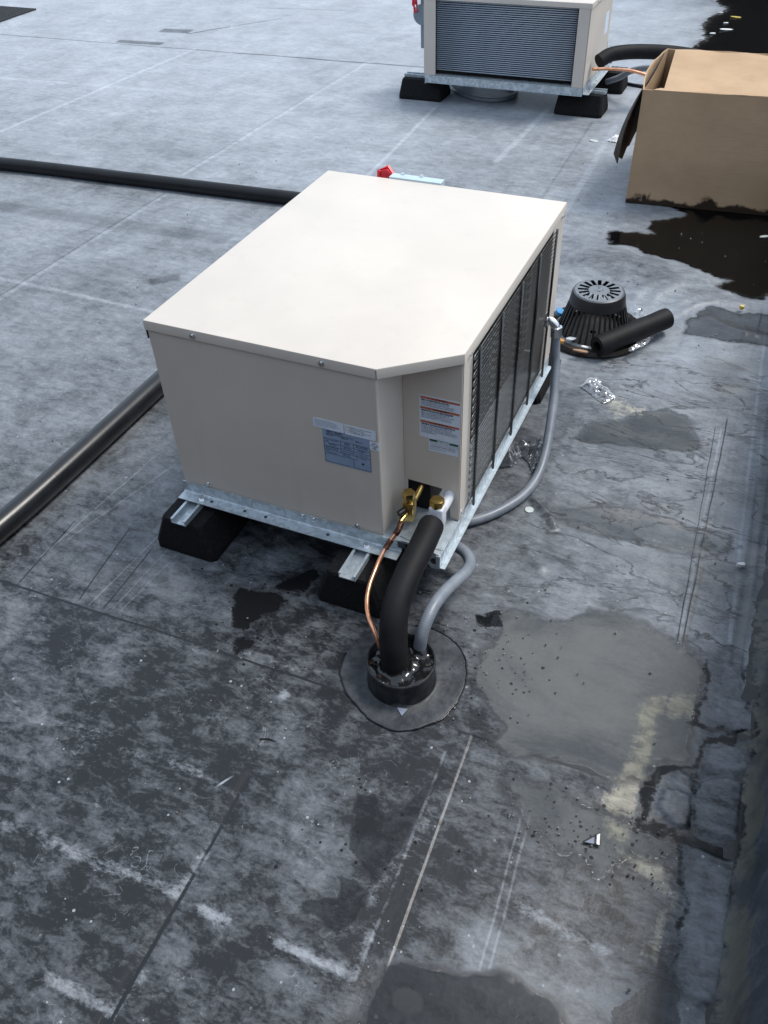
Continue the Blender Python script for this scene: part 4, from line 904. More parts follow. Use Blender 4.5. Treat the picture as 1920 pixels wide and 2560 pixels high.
# ------------------------------------------------------------------ rubber support blocks with strut
def block_mesh(w=0.17, L=0.245, h=0.098):
    b = MB()
    def rect(x0, x1, y0, y1, z, ch): return [(x0 + ch, y0, z), (x1 - ch, y0, z), (x1, y0 + ch, z), (x1, y1 - ch, z), (x1 - ch, y1, z), (x0 + ch, y1, z), (x0, y1 - ch, z), (x0, y0 + ch, z)]
    rs = [rect(-w/2, w/2, 0, L, 0, .010), rect(-w/2, w/2, 0, L, 0.018, .010), rect(-w*.34, w*.34, 0.010, L - 0.010, h - .006, .008), rect(-w*.33, w*.33, 0.013, L - 0.013, h, .008)]
    V = [[b.bm.verts.new(p) for p in r] for r in rs]
    for a, c in zip(V, V[1:]):
        for i in range(8): b.bm.faces.new((a[i], a[(i + 1) % 8], c[(i + 1) % 8], c[i]))
    b.bm.faces.new(V[0][::-1]); b.bm.faces.new(V[-1])
    return b
def strut_mesh(L=0.235):
    b = MB(); w2, h, th = 0.0206, 0.015, 0.0025; z0 = 0.098
    b.box(-w2, w2, 0.004, L, z0 + .0001, z0 + th); b.box(-w2, -w2 + th, 0.004, L, z0 + th, z0 + h); b.box(w2 - th, w2, 0.004, L, z0 + th, z0 + h)
    b.box(-w2 + th, -w2 + .0062, 0.004, L, z0 + h - th, z0 + h); b.box(w2 - .0062, w2 - th, 0.004, L, z0 + h - th, z0 + h)
    return b
bp = thing('rubber_block', (0.040, -0.100, 0), 'black rubber support block with steel strut under the near unit, front left corner', 'support block', 'rubber support blocks under the units', world=False)
bo = block_mesh().build('block', M['rubber'], bp); so = strut_mesh().build('strut_channel', M['galv'], bp)
for (px_, py_, rz, lab) in [(0.493, -0.112, 0, 'black rubber support block with steel strut behind the copper line of the near unit'),
                            (0.040, 0.66, 0, 'black rubber support block under the back left corner of the near unit'),
                            (0.590, 0.815, 0, 'black rubber support block under the back right corner of the near unit'),
                            (0.268, 3.425, PI / 2, 'black rubber block under the near right corner of the far unit, by the cardboard box'),
                            (0.285, 3.835, PI / 2, 'black rubber block under the back right corner of the far unit'),
                            (-0.600, 3.425, PI / 2, 'black rubber block under the front left corner of the far unit'),
                            (-0.600, 3.835, PI / 2, 'black rubber block under the back left corner of the far unit, mostly hidden')]:
    r = bp.copy(); COL.objects.link(r); r.location = (px_, py_, 0); r.rotation_euler = (0, 0, rz); r['label'] = lab
    for ch in (bo, so):
        c_ = ch.copy(); COL.objects.link(c_); c_.parent = r

# ------------------------------------------------------------------ refrigerant lines, conduits
def ribbed(pts, r, name, mat, parent=None, pitch=0.0045, amp=0.0002, n=20):
    P = resample(spline(pts, 14), pitch / 4)
    b = MB(); b.tube(P, r, n, True, lambda i: r + amp * math.cos(i * PI / 2))
    return b.build(name, mat, parent, True)
liq = thing('copper_pipe', (0.63, -0.24, 0.07), 'thin bright copper pipe curving from the brass valve down into the black roof boot', 'copper pipe')
cp = [(0.571,0.025,0.186),(0.5715,0.0,0.178),(0.560,-0.022,0.158),(0.553,-0.045,0.142),(0.551,-0.075,0.128),(0.555,-0.12,0.119),(0.566,-0.16,0.113),(0.585,-0.195,0.108),(0.611,-0.223,0.100),(0.634,-0.241,0.070),(0.640,-0.246,0.048)]
MB().tube(resample(spline(cp, 10), .004), 0.0050, 12).build('tube', M['copper'], liq, True)
b = MB(); P = resample(spline(cp[:4], 12), .003)
b.tube(P[:int(len(P) * .42)], 0.0072, 12); b.tube(P[int(len(P) * .56):int(len(P) * .86)], 0.0070, 12, True, None); b.build('brazed_joint', M['burnt'], liq, True, angle=50)
suc = thing('insulated_pipe', (0.67, -0.25, 0.07), 'thick black foam insulated pipe bending from the white valve into the roof boot', 'insulated pipe')
fp_ = [(0.646,0.018,0.210),(0.6505,-0.055,0.208),(0.6505,-0.135,0.198),(0.6525,-0.203,0.168),(0.662,-0.240,0.118),(0.6695,-0.252,0.070),(0.671,-0.254,0.050)]
P = resample(spline(fp_, 10), .006); NP = len(P)
MB().tube(P, 0.0265, 28, True, lambda i: 0.0280 * (0.93 if i == 0 else (0.99 if i == 1 else 1.0)) + 0.0015 * sstep(i / NP, 0.3, 0.9)).build('foam_sleeve', M['foam'], suc, True, angle=50)
con1 = thing('electrical_conduit', (0.71, 0.75, 0.0), 'long grey conduit drooping from the elbow on the near unit, sweeping round its front corner', 'conduit', 'grey flexible conduits at the near unit')
c1 = [(0.712,0.754,0.286),(0.716,0.751,0.24),(0.724,0.740,0.20),(0.737,0.700,0.150),(0.750,0.640,0.102),(0.762,0.560,0.052),(0.765,0.490,0.024),(0.757,0.425,0.016),(0.735,0.362,0.015),(0.690,0.290,0.015),(0.635,0.241,0.016),(0.56,0.20,0.02),(0.45,0.18,0.03)]
ribbed(c1, 0.0125, 'hose', M['conduit'], con1)
b = MB(); el = spline([(0.676,0.760,0.315),(0.692,0.759,0.318),(0.706,0.757,0.310),(0.712,0.754,0.294)], 6)
b.tube(el, 0.0115, 16); b.build('elbow', M['zinc'], con1, True, angle=50)
b = MB(); b.cyl((0.711,0.7545,0.305), (0.713,0.753,0.279), 0.0165, 8); b.cyl((0.679,0.76,0.315), (0.687,0.76,0.316), 0.0175, 8); b.build('gland_nut', M['zinc'], con1)
con2 = thing('electrical_conduit', (0.70, -0.19, 0.0), 'short grey flexible conduit bending out from under the near unit into the roof boot', 'conduit', 'grey flexible conduits at the near unit')
c2 = [(0.56,0.16,0.06),(0.61,0.135,0.065),(0.660,0.112,0.070),(0.700,0.093,0.071),(0.722,0.062,0.076),(0.726,0.02,0.088),(0.719,-0.03,0.103),(0.712,-0.08,0.117),(0.708,-0.13,0.125),(0.706,-0.165,0.117),(0.704,-0.188,0.095),(0.703,-0.196,0.070),(0.702,-0.198,0.050)]
ribbed(c2, 0.0136, 'hose', M['conduit'], con2)

# roof boot (pitch pocket)
bc = Vector((0.680, -0.245, 0))
boot = thing('roof_boot', bc, 'round black roof boot filled with glossy sealant where the pipes enter the roof', 'roof boot')
b = MB()
b.lathe([(0.0745, 0.002), (0.0735, 0.006), (0.0705, 0.020), (0.0700, 0.044), (0.0708, 0.056), (0.0725, 0.061), (0.0722, 0.066), (0.0692, 0.0675), (0.0668, 0.064), (0.0662, 0.050)], bc, 56)
b.build('collar', M['mem_dark'], boot, True, angle=60)
b = MB(); nr, na = 18, 56; rings = []
for i in range(1, nr + 1):
    rr = 0.0668 * i / nr; ring = []
    for k in range(na):
        a = 2 * PI * k / na; q = Vector((bc.x + rr * math.cos(a), bc.y + rr * math.sin(a)))
        z = 0.054 + 0.006 * mnoise.noise(Vector((q.x * 38, q.y * 38, 2))) + 0.004 * abs(mnoise.noise(Vector((q.x * 90, q.y * 60, 5))))
        for (ax_, ay_, ar) in ((0.670, -0.251, .026), (0.703, -0.195, .0125), (0.632, -0.240, .006)):
            dd = math.hypot(q.x - ax_, q.y - ay_); z += 0.012 * math.exp(-max(0, dd - ar) ** 2 / (0.006 ** 2))
        ring.append(b.bm.verts.new((q.x, q.y, z)))
    rings.append(ring)
cv = b.bm.verts.new((bc.x, bc.y, 0.056))
for k in range(na): b.bm.faces.new((cv, rings[0][k], rings[0][(k + 1) % na]))
for a, c_ in zip(rings, rings[1:]):
    for k in range(na): b.bm.faces.new((a[k], c_[k], c_[(k + 1) % na], a[(k + 1) % na]))
b.build('sealant', M['tar'], boot, True)
fo = [(0.541,-0.229),(0.553,-0.284),(0.59,-0.324),(0.630,-0.350),(0.667,-0.366),(0.717,-0.370),(0.752,-0.350),(0.796,-0.305),(0.811,-0.237),(0.803,-0.183),(0.777,-0.133),(0.738,-0.105),(0.685,-0.096),(0.63,-0.105),(0.58,-0.14),(0.55,-0.18)]
fos = smooth_outline(fo, 5, .0025, 3)
b = MB(); rings = []
for s_, z in ((1.0, 0.001), (0.995, 0.0028), (0.96, 0.0032), (0.80, 0.0032), (0.62, 0.0045), (0.55, 0.007), (0.515, 0.016)):
    rings.append([b.bm.verts.new((bc.x - .002 + (px_ - bc.x + .002) * s_, bc.y + .008 * (1 if s_ > .6 else 0) + (py_ - bc.y - .008) * s_, z + 0.001 * mnoise.noise(Vector((px_ * 30 * s_, py_ * 30 * s_, 1))))) for px_, py_ in fos])
n_ = len(fos)
for a, c_ in zip(rings, rings[1:]):
    for k in range(n_): b.bm.faces.new((a[k], a[(k + 1) % n_], c_[(k + 1) % n_], c_[k]))
b.build('flashing', M['mem_flash'], boot, True)
bead = [Vector((px_, py_, 0.0035)) for px_, py_ in fos]
bd = MB(); bd.tube(bead[:int(n_ * .80)], 0.0024, 6, True, lambda i: 0.0012 + 0.0012 * abs(mnoise.noise(Vector((i * .35, 0, 0))))); bd.build('sealant_bead', M['tar'], boot, True)
MB().prism([(0.700, -0.318), (0.722, -0.313), (0.717, -0.333)], .0052, .0062, 2).build('film_scrap', M['ink_grey'], boot)

# ------------------------------------------------------------------ black pipes lying on the roof
p1 = thing('roof_pipe', (-0.42, 0.1, 0), 'thick shiny black pipe running along the roof at the left edge of the near unit', 'pipe', 'black pipes lying on the roof')
MB().tube(resample(spline([(-0.50,-0.75,0.036),(-0.452,-0.45,0.036),(-0.428,-0.20,0.036),(-0.424,0.10,0.036),(-0.426,0.50,0.036),(-0.43,1.0,0.036),(-0.36,1.45,0.036),(-0.15,1.6,0.036),(0.25,1.62,0.036)], 10), .02), 0.033, 28, True).build('pipe', M['black_pipe'], p1, True, angle=60)
p2 = thing('roof_pipe', (-1.5, 1.83, 0), 'thick black pipe lying across the roof from the left edge to behind the near unit', 'pipe', 'black pipes lying on the roof')
MB().tube(resample(spline([(-6.5,1.41,0.03),(-4.0,1.64,0.03),(-2.26,1.790,0.03),(-1.5,1.834,0.03),(-0.754,1.873,0.03),(-0.3,1.90,0.03),(0.05,1.905,0.03)], 10), .03), 0.029, 24).build('pipe', M['black_pipe_dull'], p2, True, angle=60)

# ------------------------------------------------------------------ roof drain
dc = Vector((0.715, 1.325, -0.03))
drain = thing('roof_drain', (0.715, 1.325, -0.03), 'round black slotted roof drain strainer dome beside the grey conduit', 'roof drain')
b = MB(); b.lathe([(0.168, 0.012), (0.160, 0.024), (0.142, 0.026), (0.132, 0.016), (0.128, -0.03)], dc, 56); b.build('clamp_ring', M['castiron'], drain, True, angle=45)
b = MB(); b.lathe([(0.129, 0.008), (0.01, 0.006)], dc, 40); b.build('sump', M['castiron'], drain)
ztop = 0.160; rt = 0.083
b = MB(); NS = 16
# slotted top plate: radial slots left open
def ringpt(r, a, z): return Vector((dc.x + r * math.cos(a), dc.y + r * math.sin(a), dc.z + z))
for k in range(NS):
    a0 = 2 * PI * k / NS; a1 = 2 * PI * (k + 1) / NS; am = (a0 + a1) / 2
    hw = 0.0062
    def slot_edge(r, sgn): return am + sgn * hw / r
    ri, ro = 0.034, 0.068
    for sgn, aa in ((-1, a0), (1, a1)):
        steps = [(ri, slot_edge(ri, sgn)), (0.050, slot_edge(0.050, sgn)), (ro, slot_edge(ro, sgn))]
        for (r0, e0), (r1, e1) in zip(steps, steps[1:]):
            q = [ringpt(r0, aa, ztop), ringpt(r1, aa, ztop), ringpt(r1, e1, ztop), ringpt(r0, e0, ztop)]
            b.quad(*(q if sgn < 0 else q[::-1]))
            b.quad(ringpt(r0, e0, ztop), ringpt(r1, e1, ztop), ringpt(r1, e1, ztop - .006), ringpt(r0, e0, ztop - .006))
    for ra, rb in ((0.014, ri), (ro, rt - .006)):
        A = [a0, slot_edge(ri if rb == ri else ro, -1), slot_edge(ri if rb == ri else ro, 1), a1]
        for q0, q1 in zip(A, A[1:]): b.quad(ringpt(ra, q0, ztop), ringpt(rb, q0, ztop), ringpt(rb, q1, ztop), ringpt(ra, q1, ztop))
    b.quad(ringpt(0.0, a0, ztop), ringpt(.006 if k % 2 else .010, a0, ztop), ringpt(.006 if k % 2 else .010, a1, ztop), ringpt(0.0, a1, ztop)) if False else None
b.cyl(dc + Vector((0, 0, ztop - .002)), dc + Vector((0, 0, ztop + .0005)), .009, 16)
for k in range(8):
    a = 2 * PI * k / 8; b.quad(ringpt(.008, a - .25, ztop), ringpt(.0145, a - .18, ztop), ringpt(.0145, a + .18, ztop), ringpt(.008, a + .25, ztop))
for (r0, z0), (r1, z1) in (((rt - .006, ztop), (rt - .001, ztop - .003)), ((rt - .001, ztop - .003), (rt + .003, ztop - .012)), ((rt + .003, ztop - .012), (rt + .008, ztop - .040))):
    for k in range(64):
        a0, a1 = 2 * PI * k / 64, 2 * PI * (k + 1) / 64
        b.quad(ringpt(r0, a0, z0), ringpt(r1, a0, z1), ringpt(r1, a1, z1), ringpt(r0, a1, z0))
bmesh.ops.remove_doubles(b.bm, verts=b.bm.verts, dist=.0002)
b.build('dome_top', M['dome'], drain, True, angle=35)
ribp = None
NR = 36
for k in range(NR):
    a = 2 * PI * k / NR
    if ribp is None:
        rb_ = MB(); pr = [(rt + .006, ztop - .038), (rt + .0085, ztop - .045), (0.105, 0.07), (0.120, 0.022), (0.124, 0.012), (0.118, 0.012), (0.112, 0.03), (0.098, 0.07), (rt + .001, ztop - .042)]
        rb_.prism([(p[0], p[1]) for p in pr], -0.0028, 0.0028, 1); ribp = rb_.build('rib', M['dome'], drain); o = ribp
    else: o = ribp.copy(); COL.objects.link(o)
    o.parent = drain; o.location = (0, 0, 0); o.rotation_euler = (0, 0, a)
b = MB(); b.lathe([(0.118, 0.010), (0.130, 0.010), (0.131, 0.018), (0.119, 0.022), (0.118, 0.010)], dc, 56); b.build('foot_ring', M['dome'], drain, True, angle=40)

sc = thing('foam_offcut', (0.85, 1.29, 0), 'short loose length of black foam pipe insulation lying against the roof drain', 'foam insulation')
b = MB(); a0 = Vector((0.760, 1.170, 0.018)); a1 = Vector((0.935, 1.395, 0.034))
Pn = [a0.lerp(a1, k / 14) for k in range(15)]
up = None; ringsO = []; ringsI = []
tdir = (a1 - a0).normalized(); sd_ = tdir.cross(Vector((0, 0, 1))).normalized(); u_ = sd_.cross(tdir)
for i, p in enumerate(Pn):
    ro_ = 0.034 + 0.001 * math.sin(i); ringsO.append(b.ring(p, sd_, u_, ro_ * (0.95 if i in (0, 14) else 1), 26)); ringsI.append(b.ring(p, sd_, u_, 0.017, 26))
for R in (ringsO, ringsI):
    for A_, B2 in zip(R, R[1:]):
        for k in range(26): b.bm.faces.new((A_[k], A_[(k + 1) % 26], B2[(k + 1) % 26], B2[k]))
for i in (0, -1):
    for k in range(26): b.bm.faces.new((ringsO[i][k], ringsO[i][(k + 1) % 26], ringsI[i][(k + 1) % 26], ringsI[i][k]))
b.build('sleeve', M['foam'], sc, True, angle=50)

# ------------------------------------------------------------------ cardboard carton
box = thing('cardboard_box', (0.95, 2.65, 0), 'large open brown cardboard box with a wet dark bottom edge beside the puddle', 'box')
c0, c1_, c2_, c3 = (0.603, 2.345), (1.325, 2.410), (1.290, 2.985), (0.592, 2.935); ht = 0.443; th = 0.005
def wallpanel(pa, pb, name, inward, bulge=0.0, z0=0.004, z1=ht, n=22, seed=0):
    b = MB(); A_ = Vector((*pa, 0)); B_2 = Vector((*pb, 0)); dirv = (B_2 - A_).normalized(); nrm = Vector((dirv.y, -dirv.x, 0)); rows = []
    for s_ in (0, -th):
        R = []
        for j in range(13):
            v = j / 12; row = []
            for i in range(n + 1):
                u = i / n; q = A_.lerp(B_2, u); w_ = 0.004 * mnoise.noise(Vector((u * 5, v * 4, seed))) * (4 * u * (1 - u)) + 0.0015 * mnoise.noise(Vector((u * 20, v * 14, seed + 3)))
                bl = bulge * math.sin(PI * u) * v ** 1.5
                q = q + nrm * (w_ + bl + s_); q.z = z0 + (z1 - z0) * v + (0.003 * mnoise.noise(Vector((u * 7, 1, seed))) if j == 12 else 0)
                row.append(b.bm.verts.new(q))
            R.append(row)
        rows.append(R)
    for R in rows:
        for j in range(12):
            for i in range(n): b.bm.faces.new((R[j][i], R[j][i + 1], R[j + 1][i + 1], R[j + 1][i]))
    O, I = rows
    for i in range(n): b.bm.faces.new((O[12][i], O[12][i + 1], I[12][i + 1], I[12][i])); b.bm.faces.new((O[0][i], I[0][i], I[0][i + 1], O[0][i + 1]))
    for j in range(12): b.bm.faces.new((O[j][0], O[j + 1][0], I[j + 1][0], I[j][0])); b.bm.faces.new((O[j][n], I[j][n], I[j + 1][n], O[j + 1][n]))
    return b.build(name, M['card'], box, True, angle=50)
wallpanel(c0, c1_, 'front_wall', 1, seed=1)
wallpanel(c1_, c2_, 'side_wall', 1, seed=2)
wallpanel(c2_, c3, 'back_wall', 1, seed=3)
wallpanel(c3, c0, 'side_wall', 1, bulge=0.03, seed=4)
MB().prism([c0, c1_, c2_, c3], 0.0045, 0.009, 2).build('bottom', M['card'], box)
def flap(name, P4, n=14, m=8, wav=0.004, seed=0, jag=0.0):
    a, b_, c_, d_ = [Vector(p) for p in P4]; bb = MB(); L = []
    for lay in (0, 1):
        g = []
        for j in range(m + 1):
            row = []
            for i in range(n + 1):
                u, v = i / n, j / m; q = a.lerp(b_, u).lerp(d_.lerp(c_, u), v)
                q = q + Vector((0, 0, wav * mnoise.noise(Vector((u * 4, v * 3, seed))) - lay * 0.0035))
                if jag and j == m: q += Vector((0, 1, 0)) * jag * mnoise.noise(Vector((u * 14, 0, seed)))
                row.append(bb.bm.verts.new(q))
            g.append(row)
        L.append(g)
    for g in L:
        for j in range(m):
            for i in range(n): bb.bm.faces.new((g[j][i], g[j][i + 1], g[j + 1][i + 1], g[j + 1][i]))
    O, I = L
    for i in range(n):
        for j in (0, m): bb.bm.faces.new((O[j][i], O[j][i + 1], I[j][i + 1], I[j][i]))
    for j in range(m):
        for i in (0, n): bb.bm.faces.new((O[j][i], O[j + 1][i], I[j + 1][i], I[j][i]))
    return bb.build(name, M['card'], box, True, angle=50)
flap('top_flap', [(0.625, 2.935, 0.442), (1.288, 2.983, 0.440), (1.28, 2.47, 0.405), (0.668, 2.43, 0.412)], wav=0.012, seed=5)
flap('top_flap', [(0.640, 2.349, 0.4445), (1.320, 2.411, 0.443), (1.305, 2.455, 0.436), (0.655, 2.425, 0.431)], m=4, wav=0.005, seed=8, jag=0.016)
# torn side flap hanging outside
bb = MB(); N = 10; LL = []
top = [Vector((0.597, 2.362, 0.434)).lerp(Vector((0.590, 2.90, 0.440)), k / N) for k in range(N + 1)]
bot = [Vector((0.545, 2.37, 0.148)), Vector((0.522, 2.39, 0.178)), Vector((0.552, 2.42, 0.150))] + [Vector((0.560, 2.45 + .055 * k, 0.19 + 0.03 * mnoise.noise(Vector((k * 1.3, 0, 0))))) for k in range(N - 2)]
for off in (0, -0.004):
    g = []
    for j in range(6):
        v = j / 5; g.append([bb.bm.verts.new(tp.lerp(bt, v) + Vector((off - 0.014 * math.sin(PI * v), 0.0, 0.004 * mnoise.noise(Vector((k, j, 1)))))) for k, (tp, bt) in enumerate(zip(top, bot))])
    LL.append(g)
for g in LL:
    for j in range(5):
        for i in range(N): bb.bm.faces.new((g[j][i], g[j][i + 1], g[j + 1][i + 1], g[j + 1][i]))
for i in range(N):
    for j in (0, 5): bb.bm.faces.new((LL[0][j][i], LL[0][j][i + 1], LL[1][j][i + 1], LL[1][j][i]))
for j in range(5):
    for i in (0, N): bb.bm.faces.new((LL[0][j][i], LL[0][j + 1][i], LL[1][j + 1][i], LL[1][j][i]))
bb.build('torn_flap', M['card_wet_shaded'], box, True, angle=50)

# ------------------------------------------------------------------ lines of the far unit
o = MB().tube(resample(spline([(0.205,3.44,0.238),(0.26,3.50,0.262),(0.40,3.58,0.262),(0.60,3.62,0.25),(0.9,3.66,0.20),(1.2,3.68,0.12)], 8), .02), 0.034, 20).build('insulated_pipe', M['foam'], None, True, angle=50)
tag(o, 'black foam insulated pipe running from the far unit behind the cardboard box', 'insulated pipe')
o = MB().tube(resample(spline([(0.19,3.36,0.222),(0.27,3.38,0.224),(0.37,3.39,0.222),(0.46,3.395,0.205),(0.56,3.40,0.18),(0.75,3.42,0.10),(1.0,3.45,0.04)], 8), .015), 0.0075, 10).build('copper_pipe', M['copper'], None, True)
tag(o, 'thin copper pipe leaving the far unit towards the cardboard box', 'copper pipe')
o = ribbed([(0.20,3.75,0.06),(0.27,3.70,0.10),(0.33,3.66,0.145),(0.40,3.63,0.172),(0.48,3.61,0.178),(0.60,3.60,0.15),(0.8,3.6,0.05)], 0.015, 'electrical_conduit', M['conduit'])
tag(o, 'grey conduit arching up from the far unit to behind the cardboard box', 'conduit')
o = ribbed([(-0.665,3.667,0.014),(-0.62,3.57,0.014),(-0.556,3.50,0.014),(-0.423,3.425,0.014),(-0.319,3.428,0.014),(-0.258,3.50,0.014),(-0.255,3.593,0.014),(-0.328,3.70,0.014),(-0.472,3.769,0.014),(-0.60,3.75,0.014)], 0.012, 'electrical_conduit', M['conduit'], pitch=.008)
tag(o, 'loop of grey conduit lying on the roof beneath the far unit', 'conduit')
o = MB().tube(resample(spline([(0.20,3.96,0.010),(0.35,3.90,0.010),(0.60,3.86,0.010),(1.0,3.9,0.010)], 8), .03), 0.009, 8).build('black_cable', M['black_pipe'], None, True)
tag(o, 'thin black cable on the roof between the far unit and the cardboard box', 'cable')

# ------------------------------------------------------------------ walkway mat
mat_ = thing('walkway_mat', (-4.75, 4.0, 0), 'dark ribbed walkway mat at the top left edge of the photo', 'mat')
b = MB()
for k in range(34): xx = -4.385 - k * 0.024; b.box(xx - .006, xx, 3.30, 4.52, 0.004, 0.014)
for k in range(50): yv = 4.52 - k * 0.024; b.box(-5.2, -4.385, yv - .005, yv, 0.003, 0.012)
o = b.build('mat_grid', simple('mat_rubber', (0.035, 0.037, 0.042), 0.6), mat_); o['kind'] = 'stuff'

# ------------------------------------------------------------------ crumpled clear plastic
def crumple(name, poly, label, cat, hgt=0.03, seed=1, freq=26, n=34, mat='film'):
    xsn = [p[0] for p in poly]; ysn = [p[1] for p in poly]; x0, x1, y0, y1 = min(xsn), max(xsn), min(ysn), max(ysn)
    b = MB(); g = {}
    gx, gy = np.meshgrid(np.linspace(x0, x1, n), np.linspace(y0, y1, n)); sd2 = sdf(gx, gy, poly)
    for j in range(n):
        for i in range(n):
            if sd2[j, i] < 0.002:
                q = Vector((gx[j, i] * freq, gy[j, i] * freq, seed)); wv2 = Vector((mnoise.noise(q), mnoise.noise(q + Vector((5, 2, 0))), 0))
                f = 1 - abs(mnoise.noise(q * 1.0 + wv2 * 1.2)) * 2.2; f2 = 1 - abs(mnoise.noise(q * 2.3 + wv2)) * 2.5
                z = 0.005 + hgt * max(0, 0.25 + 0.55 * f + 0.25 * f2) * min(1, max(0.1, -sd2[j, i] / 0.02))
                g[i, j] = b.bm.verts.new((gx[j, i] + wv2.x * .006, gy[j, i] + wv2.y * .006, z))
    for j in range(n - 1):
        for i in range(n - 1):
            k_ = [(i, j), (i + 1, j), (i + 1, j + 1), (i, j + 1)]
            if all(q in g for q in k_):
                v = [g[q] for q in k_]; b.bm.faces.new(v[:3]); b.bm.faces.new([v[0], v[2], v[3]])
    o = b.build(name, M[mat], None, False); return tag(o, label, cat)
crumple('plastic_bag', [(0.630,0.475),(0.640,0.53),(0.668,0.600),(0.735,0.640),(0.765,0.60),(0.760,0.52),(0.738,0.50),(0.722,0.545),(0.700,0.560),(0.685,0.510)], 'crumpled clear plastic bag lying between the near unit and its conduit', 'plastic bag', 0.045, 3)
crumple('plastic_wrapper', [(0.762,0.95),(0.775,1.005),(0.800,1.012),(0.830,0.976),(0.878,0.930),(0.851,0.888),(0.815,0.91)], 'small clear plastic wrapper lying on the wet roof near the drain', 'plastic wrapper', 0.016, 8, 34)
crumple('plastic_wrapper', [(0.82,1.42),(0.80,1.47),(0.82,1.50),(0.87,1.43),(0.885,1.39),(0.86,1.39)], 'white strip of plastic poking out behind the foam offcut at the drain', 'plastic wrapper', 0.03, 12, 34, 20)
crumple('plastic_wrapper', [(0.85,1.20),(0.88,1.30),(0.92,1.33),(0.90,1.26),(0.87,1.20)], 'clear plastic scrap tucked under the foam offcut at the drain', 'plastic wrapper', 0.012, 15, 34, 18)

# ------------------------------------------------------------------ litter
def bit(name, loc, size, mat, label, cat, rz=0.0, shape='chip', tilt=0.1):
    b = MB()
    if shape == 'chip':
        pts = [(size[0] * .5 * math.cos(a) * (0.8 + .3 * random.random()), size[1] * .5 * math.sin(a) * (0.8 + .3 * random.random())) for a in np.linspace(0, 2 * PI, 8)[:-1]]
        b.prism(pts, 0, size[2], 2, min(size) * 0.2)
    elif shape == 'disc': b.cyl((0, 0, 0), (0, 0, size[2]), size[0] * .5, 24)
    elif shape == 'twig': b.tube(spline([(-size[0] / 2, 0, 0), (0, size[1], 0.001), (size[0] / 2, 0, 0)], 5), size[2], 6)
    o = b.build(name, mat, None); o.location = loc; o.rotation_euler = (tilt * .3, tilt, rz)
    return tag(o, label, cat)
bit('metal_slug', (0.778, 0.363, 0.0035), (0.022, 0.022, 0.0016), M['greymetal'], 'round pale metal knockout slug on the roof under the bend of the conduit', 'metal disc', shape='disc', tilt=0.02)
bit('dark_scrap', (0.491, -0.486, 0.003), (0.034, 0.003, 0.0013), M['black_plastic'], 'small thin black twig on the roof in front of the boot', 'twig', 0.25, 'twig')
bit('bottle_cap', (0.590, 1.345, 0.012), (0.028, 0.028, 0.012), M['blue'], 'small blue plastic cap beside the roof drain', 'cap', shape='disc', tilt=0.4)
bit('orange_scrap', (0.640, 1.18, 0.004), (0.028, 0.02, 0.01), M['orangebit'], 'small orange scrap beside the roof drain and conduit', 'scrap')
bit('wood_chip', (0.716, 1.148, 0.002), (0.055, 0.014, 0.005), M['woodchip'], 'thin reddish wood chip in front of the roof drain', 'wood chip', 0.2)
bit('paper_scrap', (0.722, 1.168, 0.009), (0.03, 0.012, 0.003), M['whitebits'], 'small white scrap in front of the roof drain', 'scrap', 0.1)
bit('paper_scrap', (0.668, 1.205, 0.006), (0.035, 0.018, 0.004), M['whitebits'], 'pale scrap between the orange scrap and the drain ring', 'scrap', 0.6)
bit('yellow_scrap', (1.151, 1.582, 0.012), (0.018, 0.014, 0.012), M['yellow'], 'small yellow lump on the roof beside the wrinkled membrane', 'scrap')
bit('leaf_scrap', (1.293, 0.352, 0.006), (0.026, 0.012, 0.008), M['whitebits'], 'small twisted silvery scrap near the wall at the right', 'scrap', 0.5)
crumple('paper_scrap', [(0.37,3.03),(0.385,3.09),(0.43,3.10),(0.455,3.04),(0.41,3.01)], 'crumpled white paper scrap left of the cardboard box', 'scrap', 0.022, 31, 30, 16, 'whitebits')
bit('paper_scrap', (0.313, 3.014, 0.003), (0.05, 0.03, 0.003), M['greymetal'], 'flat grey scrap on the roof in front of the far unit', 'scrap', 0.1)
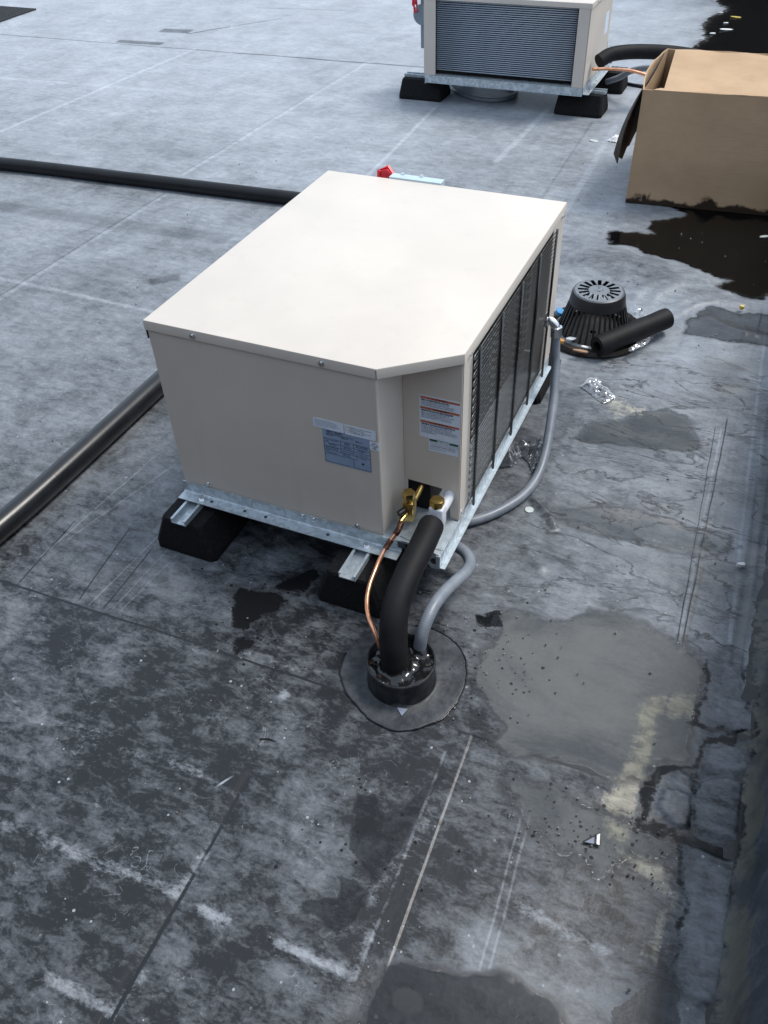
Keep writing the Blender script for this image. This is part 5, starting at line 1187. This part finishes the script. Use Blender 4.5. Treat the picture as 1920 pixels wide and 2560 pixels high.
for px_, py_, sx, lab in [(0.568,5.115,.06,'white scrap at the edge of the dark puddle, lowest of the group'), (0.635,5.23,.10,'long thin white scrap in the dark puddle at the top right'), (0.658,5.567,.08,'yellowish scrap in the dark puddle at the top right, largest of the group'), (0.613,5.398,.05,'small yellowish scrap between the white scraps in the top right puddle'), (0.541,5.667,.04,'tiny pale scrap at the far edge of the top right puddle'), (1.164,2.186,.05,'grey sliver floating in the puddle in front of the cardboard box')]:
    bit('litter_scrap', (px_, py_, 0.006), (sx, sx * .35, .004), M['whitebits'] if 'white' in lab or 'pale' in lab else (M['yellow'] if 'yellow' in lab else M['greymetal']), lab, 'scrap', random.random())
# triangular clip lying in the near puddle
cl = thing('metal_clip', (1.137, -0.442, 0), 'small black edged triangular clip standing in the near puddle', 'clip')
b = MB(); tri = [Vector((1.119,-0.4545,0.006)), Vector((1.144,-0.4255,0.008)), Vector((1.1485,-0.4505,0.007))]
b.tube(tri + tri[:1], 0.0012, 6); b.tube([Vector((1.1375,-0.4325,0.0075)), Vector((1.1405,-0.4495,0.007))], 0.0018, 6); b.build('frame', M['black_plastic'], cl)
MB().prism([(1.1385,-0.4325),(1.1435,-0.4275),(1.1475,-0.4500),(1.1415,-0.4495)], .0066, .0072, 2).build('white_face', M['whitebits'], cl)
MB().prism([(1.1205,-0.4540),(1.1368,-0.4345),(1.1395,-0.4495)], .0050, .0056, 2).build('dark_face', M['ink_grey'], cl)
# grit: uncountable small specks
b = MB()
for k in range(420):
    px_ = random.uniform(-1.2, 1.33); py_ = random.uniform(-1.0, 2.8)
    if -0.05 < px_ < 0.72 and -0.15 < py_ < 0.93: continue
    if k < 150: px_ = random.gauss(0.86, .06) if k < 60 else random.uniform(0.98, 1.26); py_ = random.gauss(-0.12, .10) if k < 60 else random.uniform(-0.5, -0.36)
    if px_ > 1.33: continue
    s_ = random.uniform(.0008, .0028) * (1.2 if k > 150 else 0.9)
    r_ = bmesh.ops.create_icosphere(b.bm, subdivisions=1, radius=s_, matrix=Matrix.Translation((px_, py_, 0.003 + s_ * .5)))
o = b.build('roof_grit', simple('roof_grit_stone', (0.16, 0.155, 0.15), 0.5, 0, 0.95, 5), None); o['kind'] = 'stuff'

for o in bpy.data.objects:
    if '_world' in o: del o['_world']
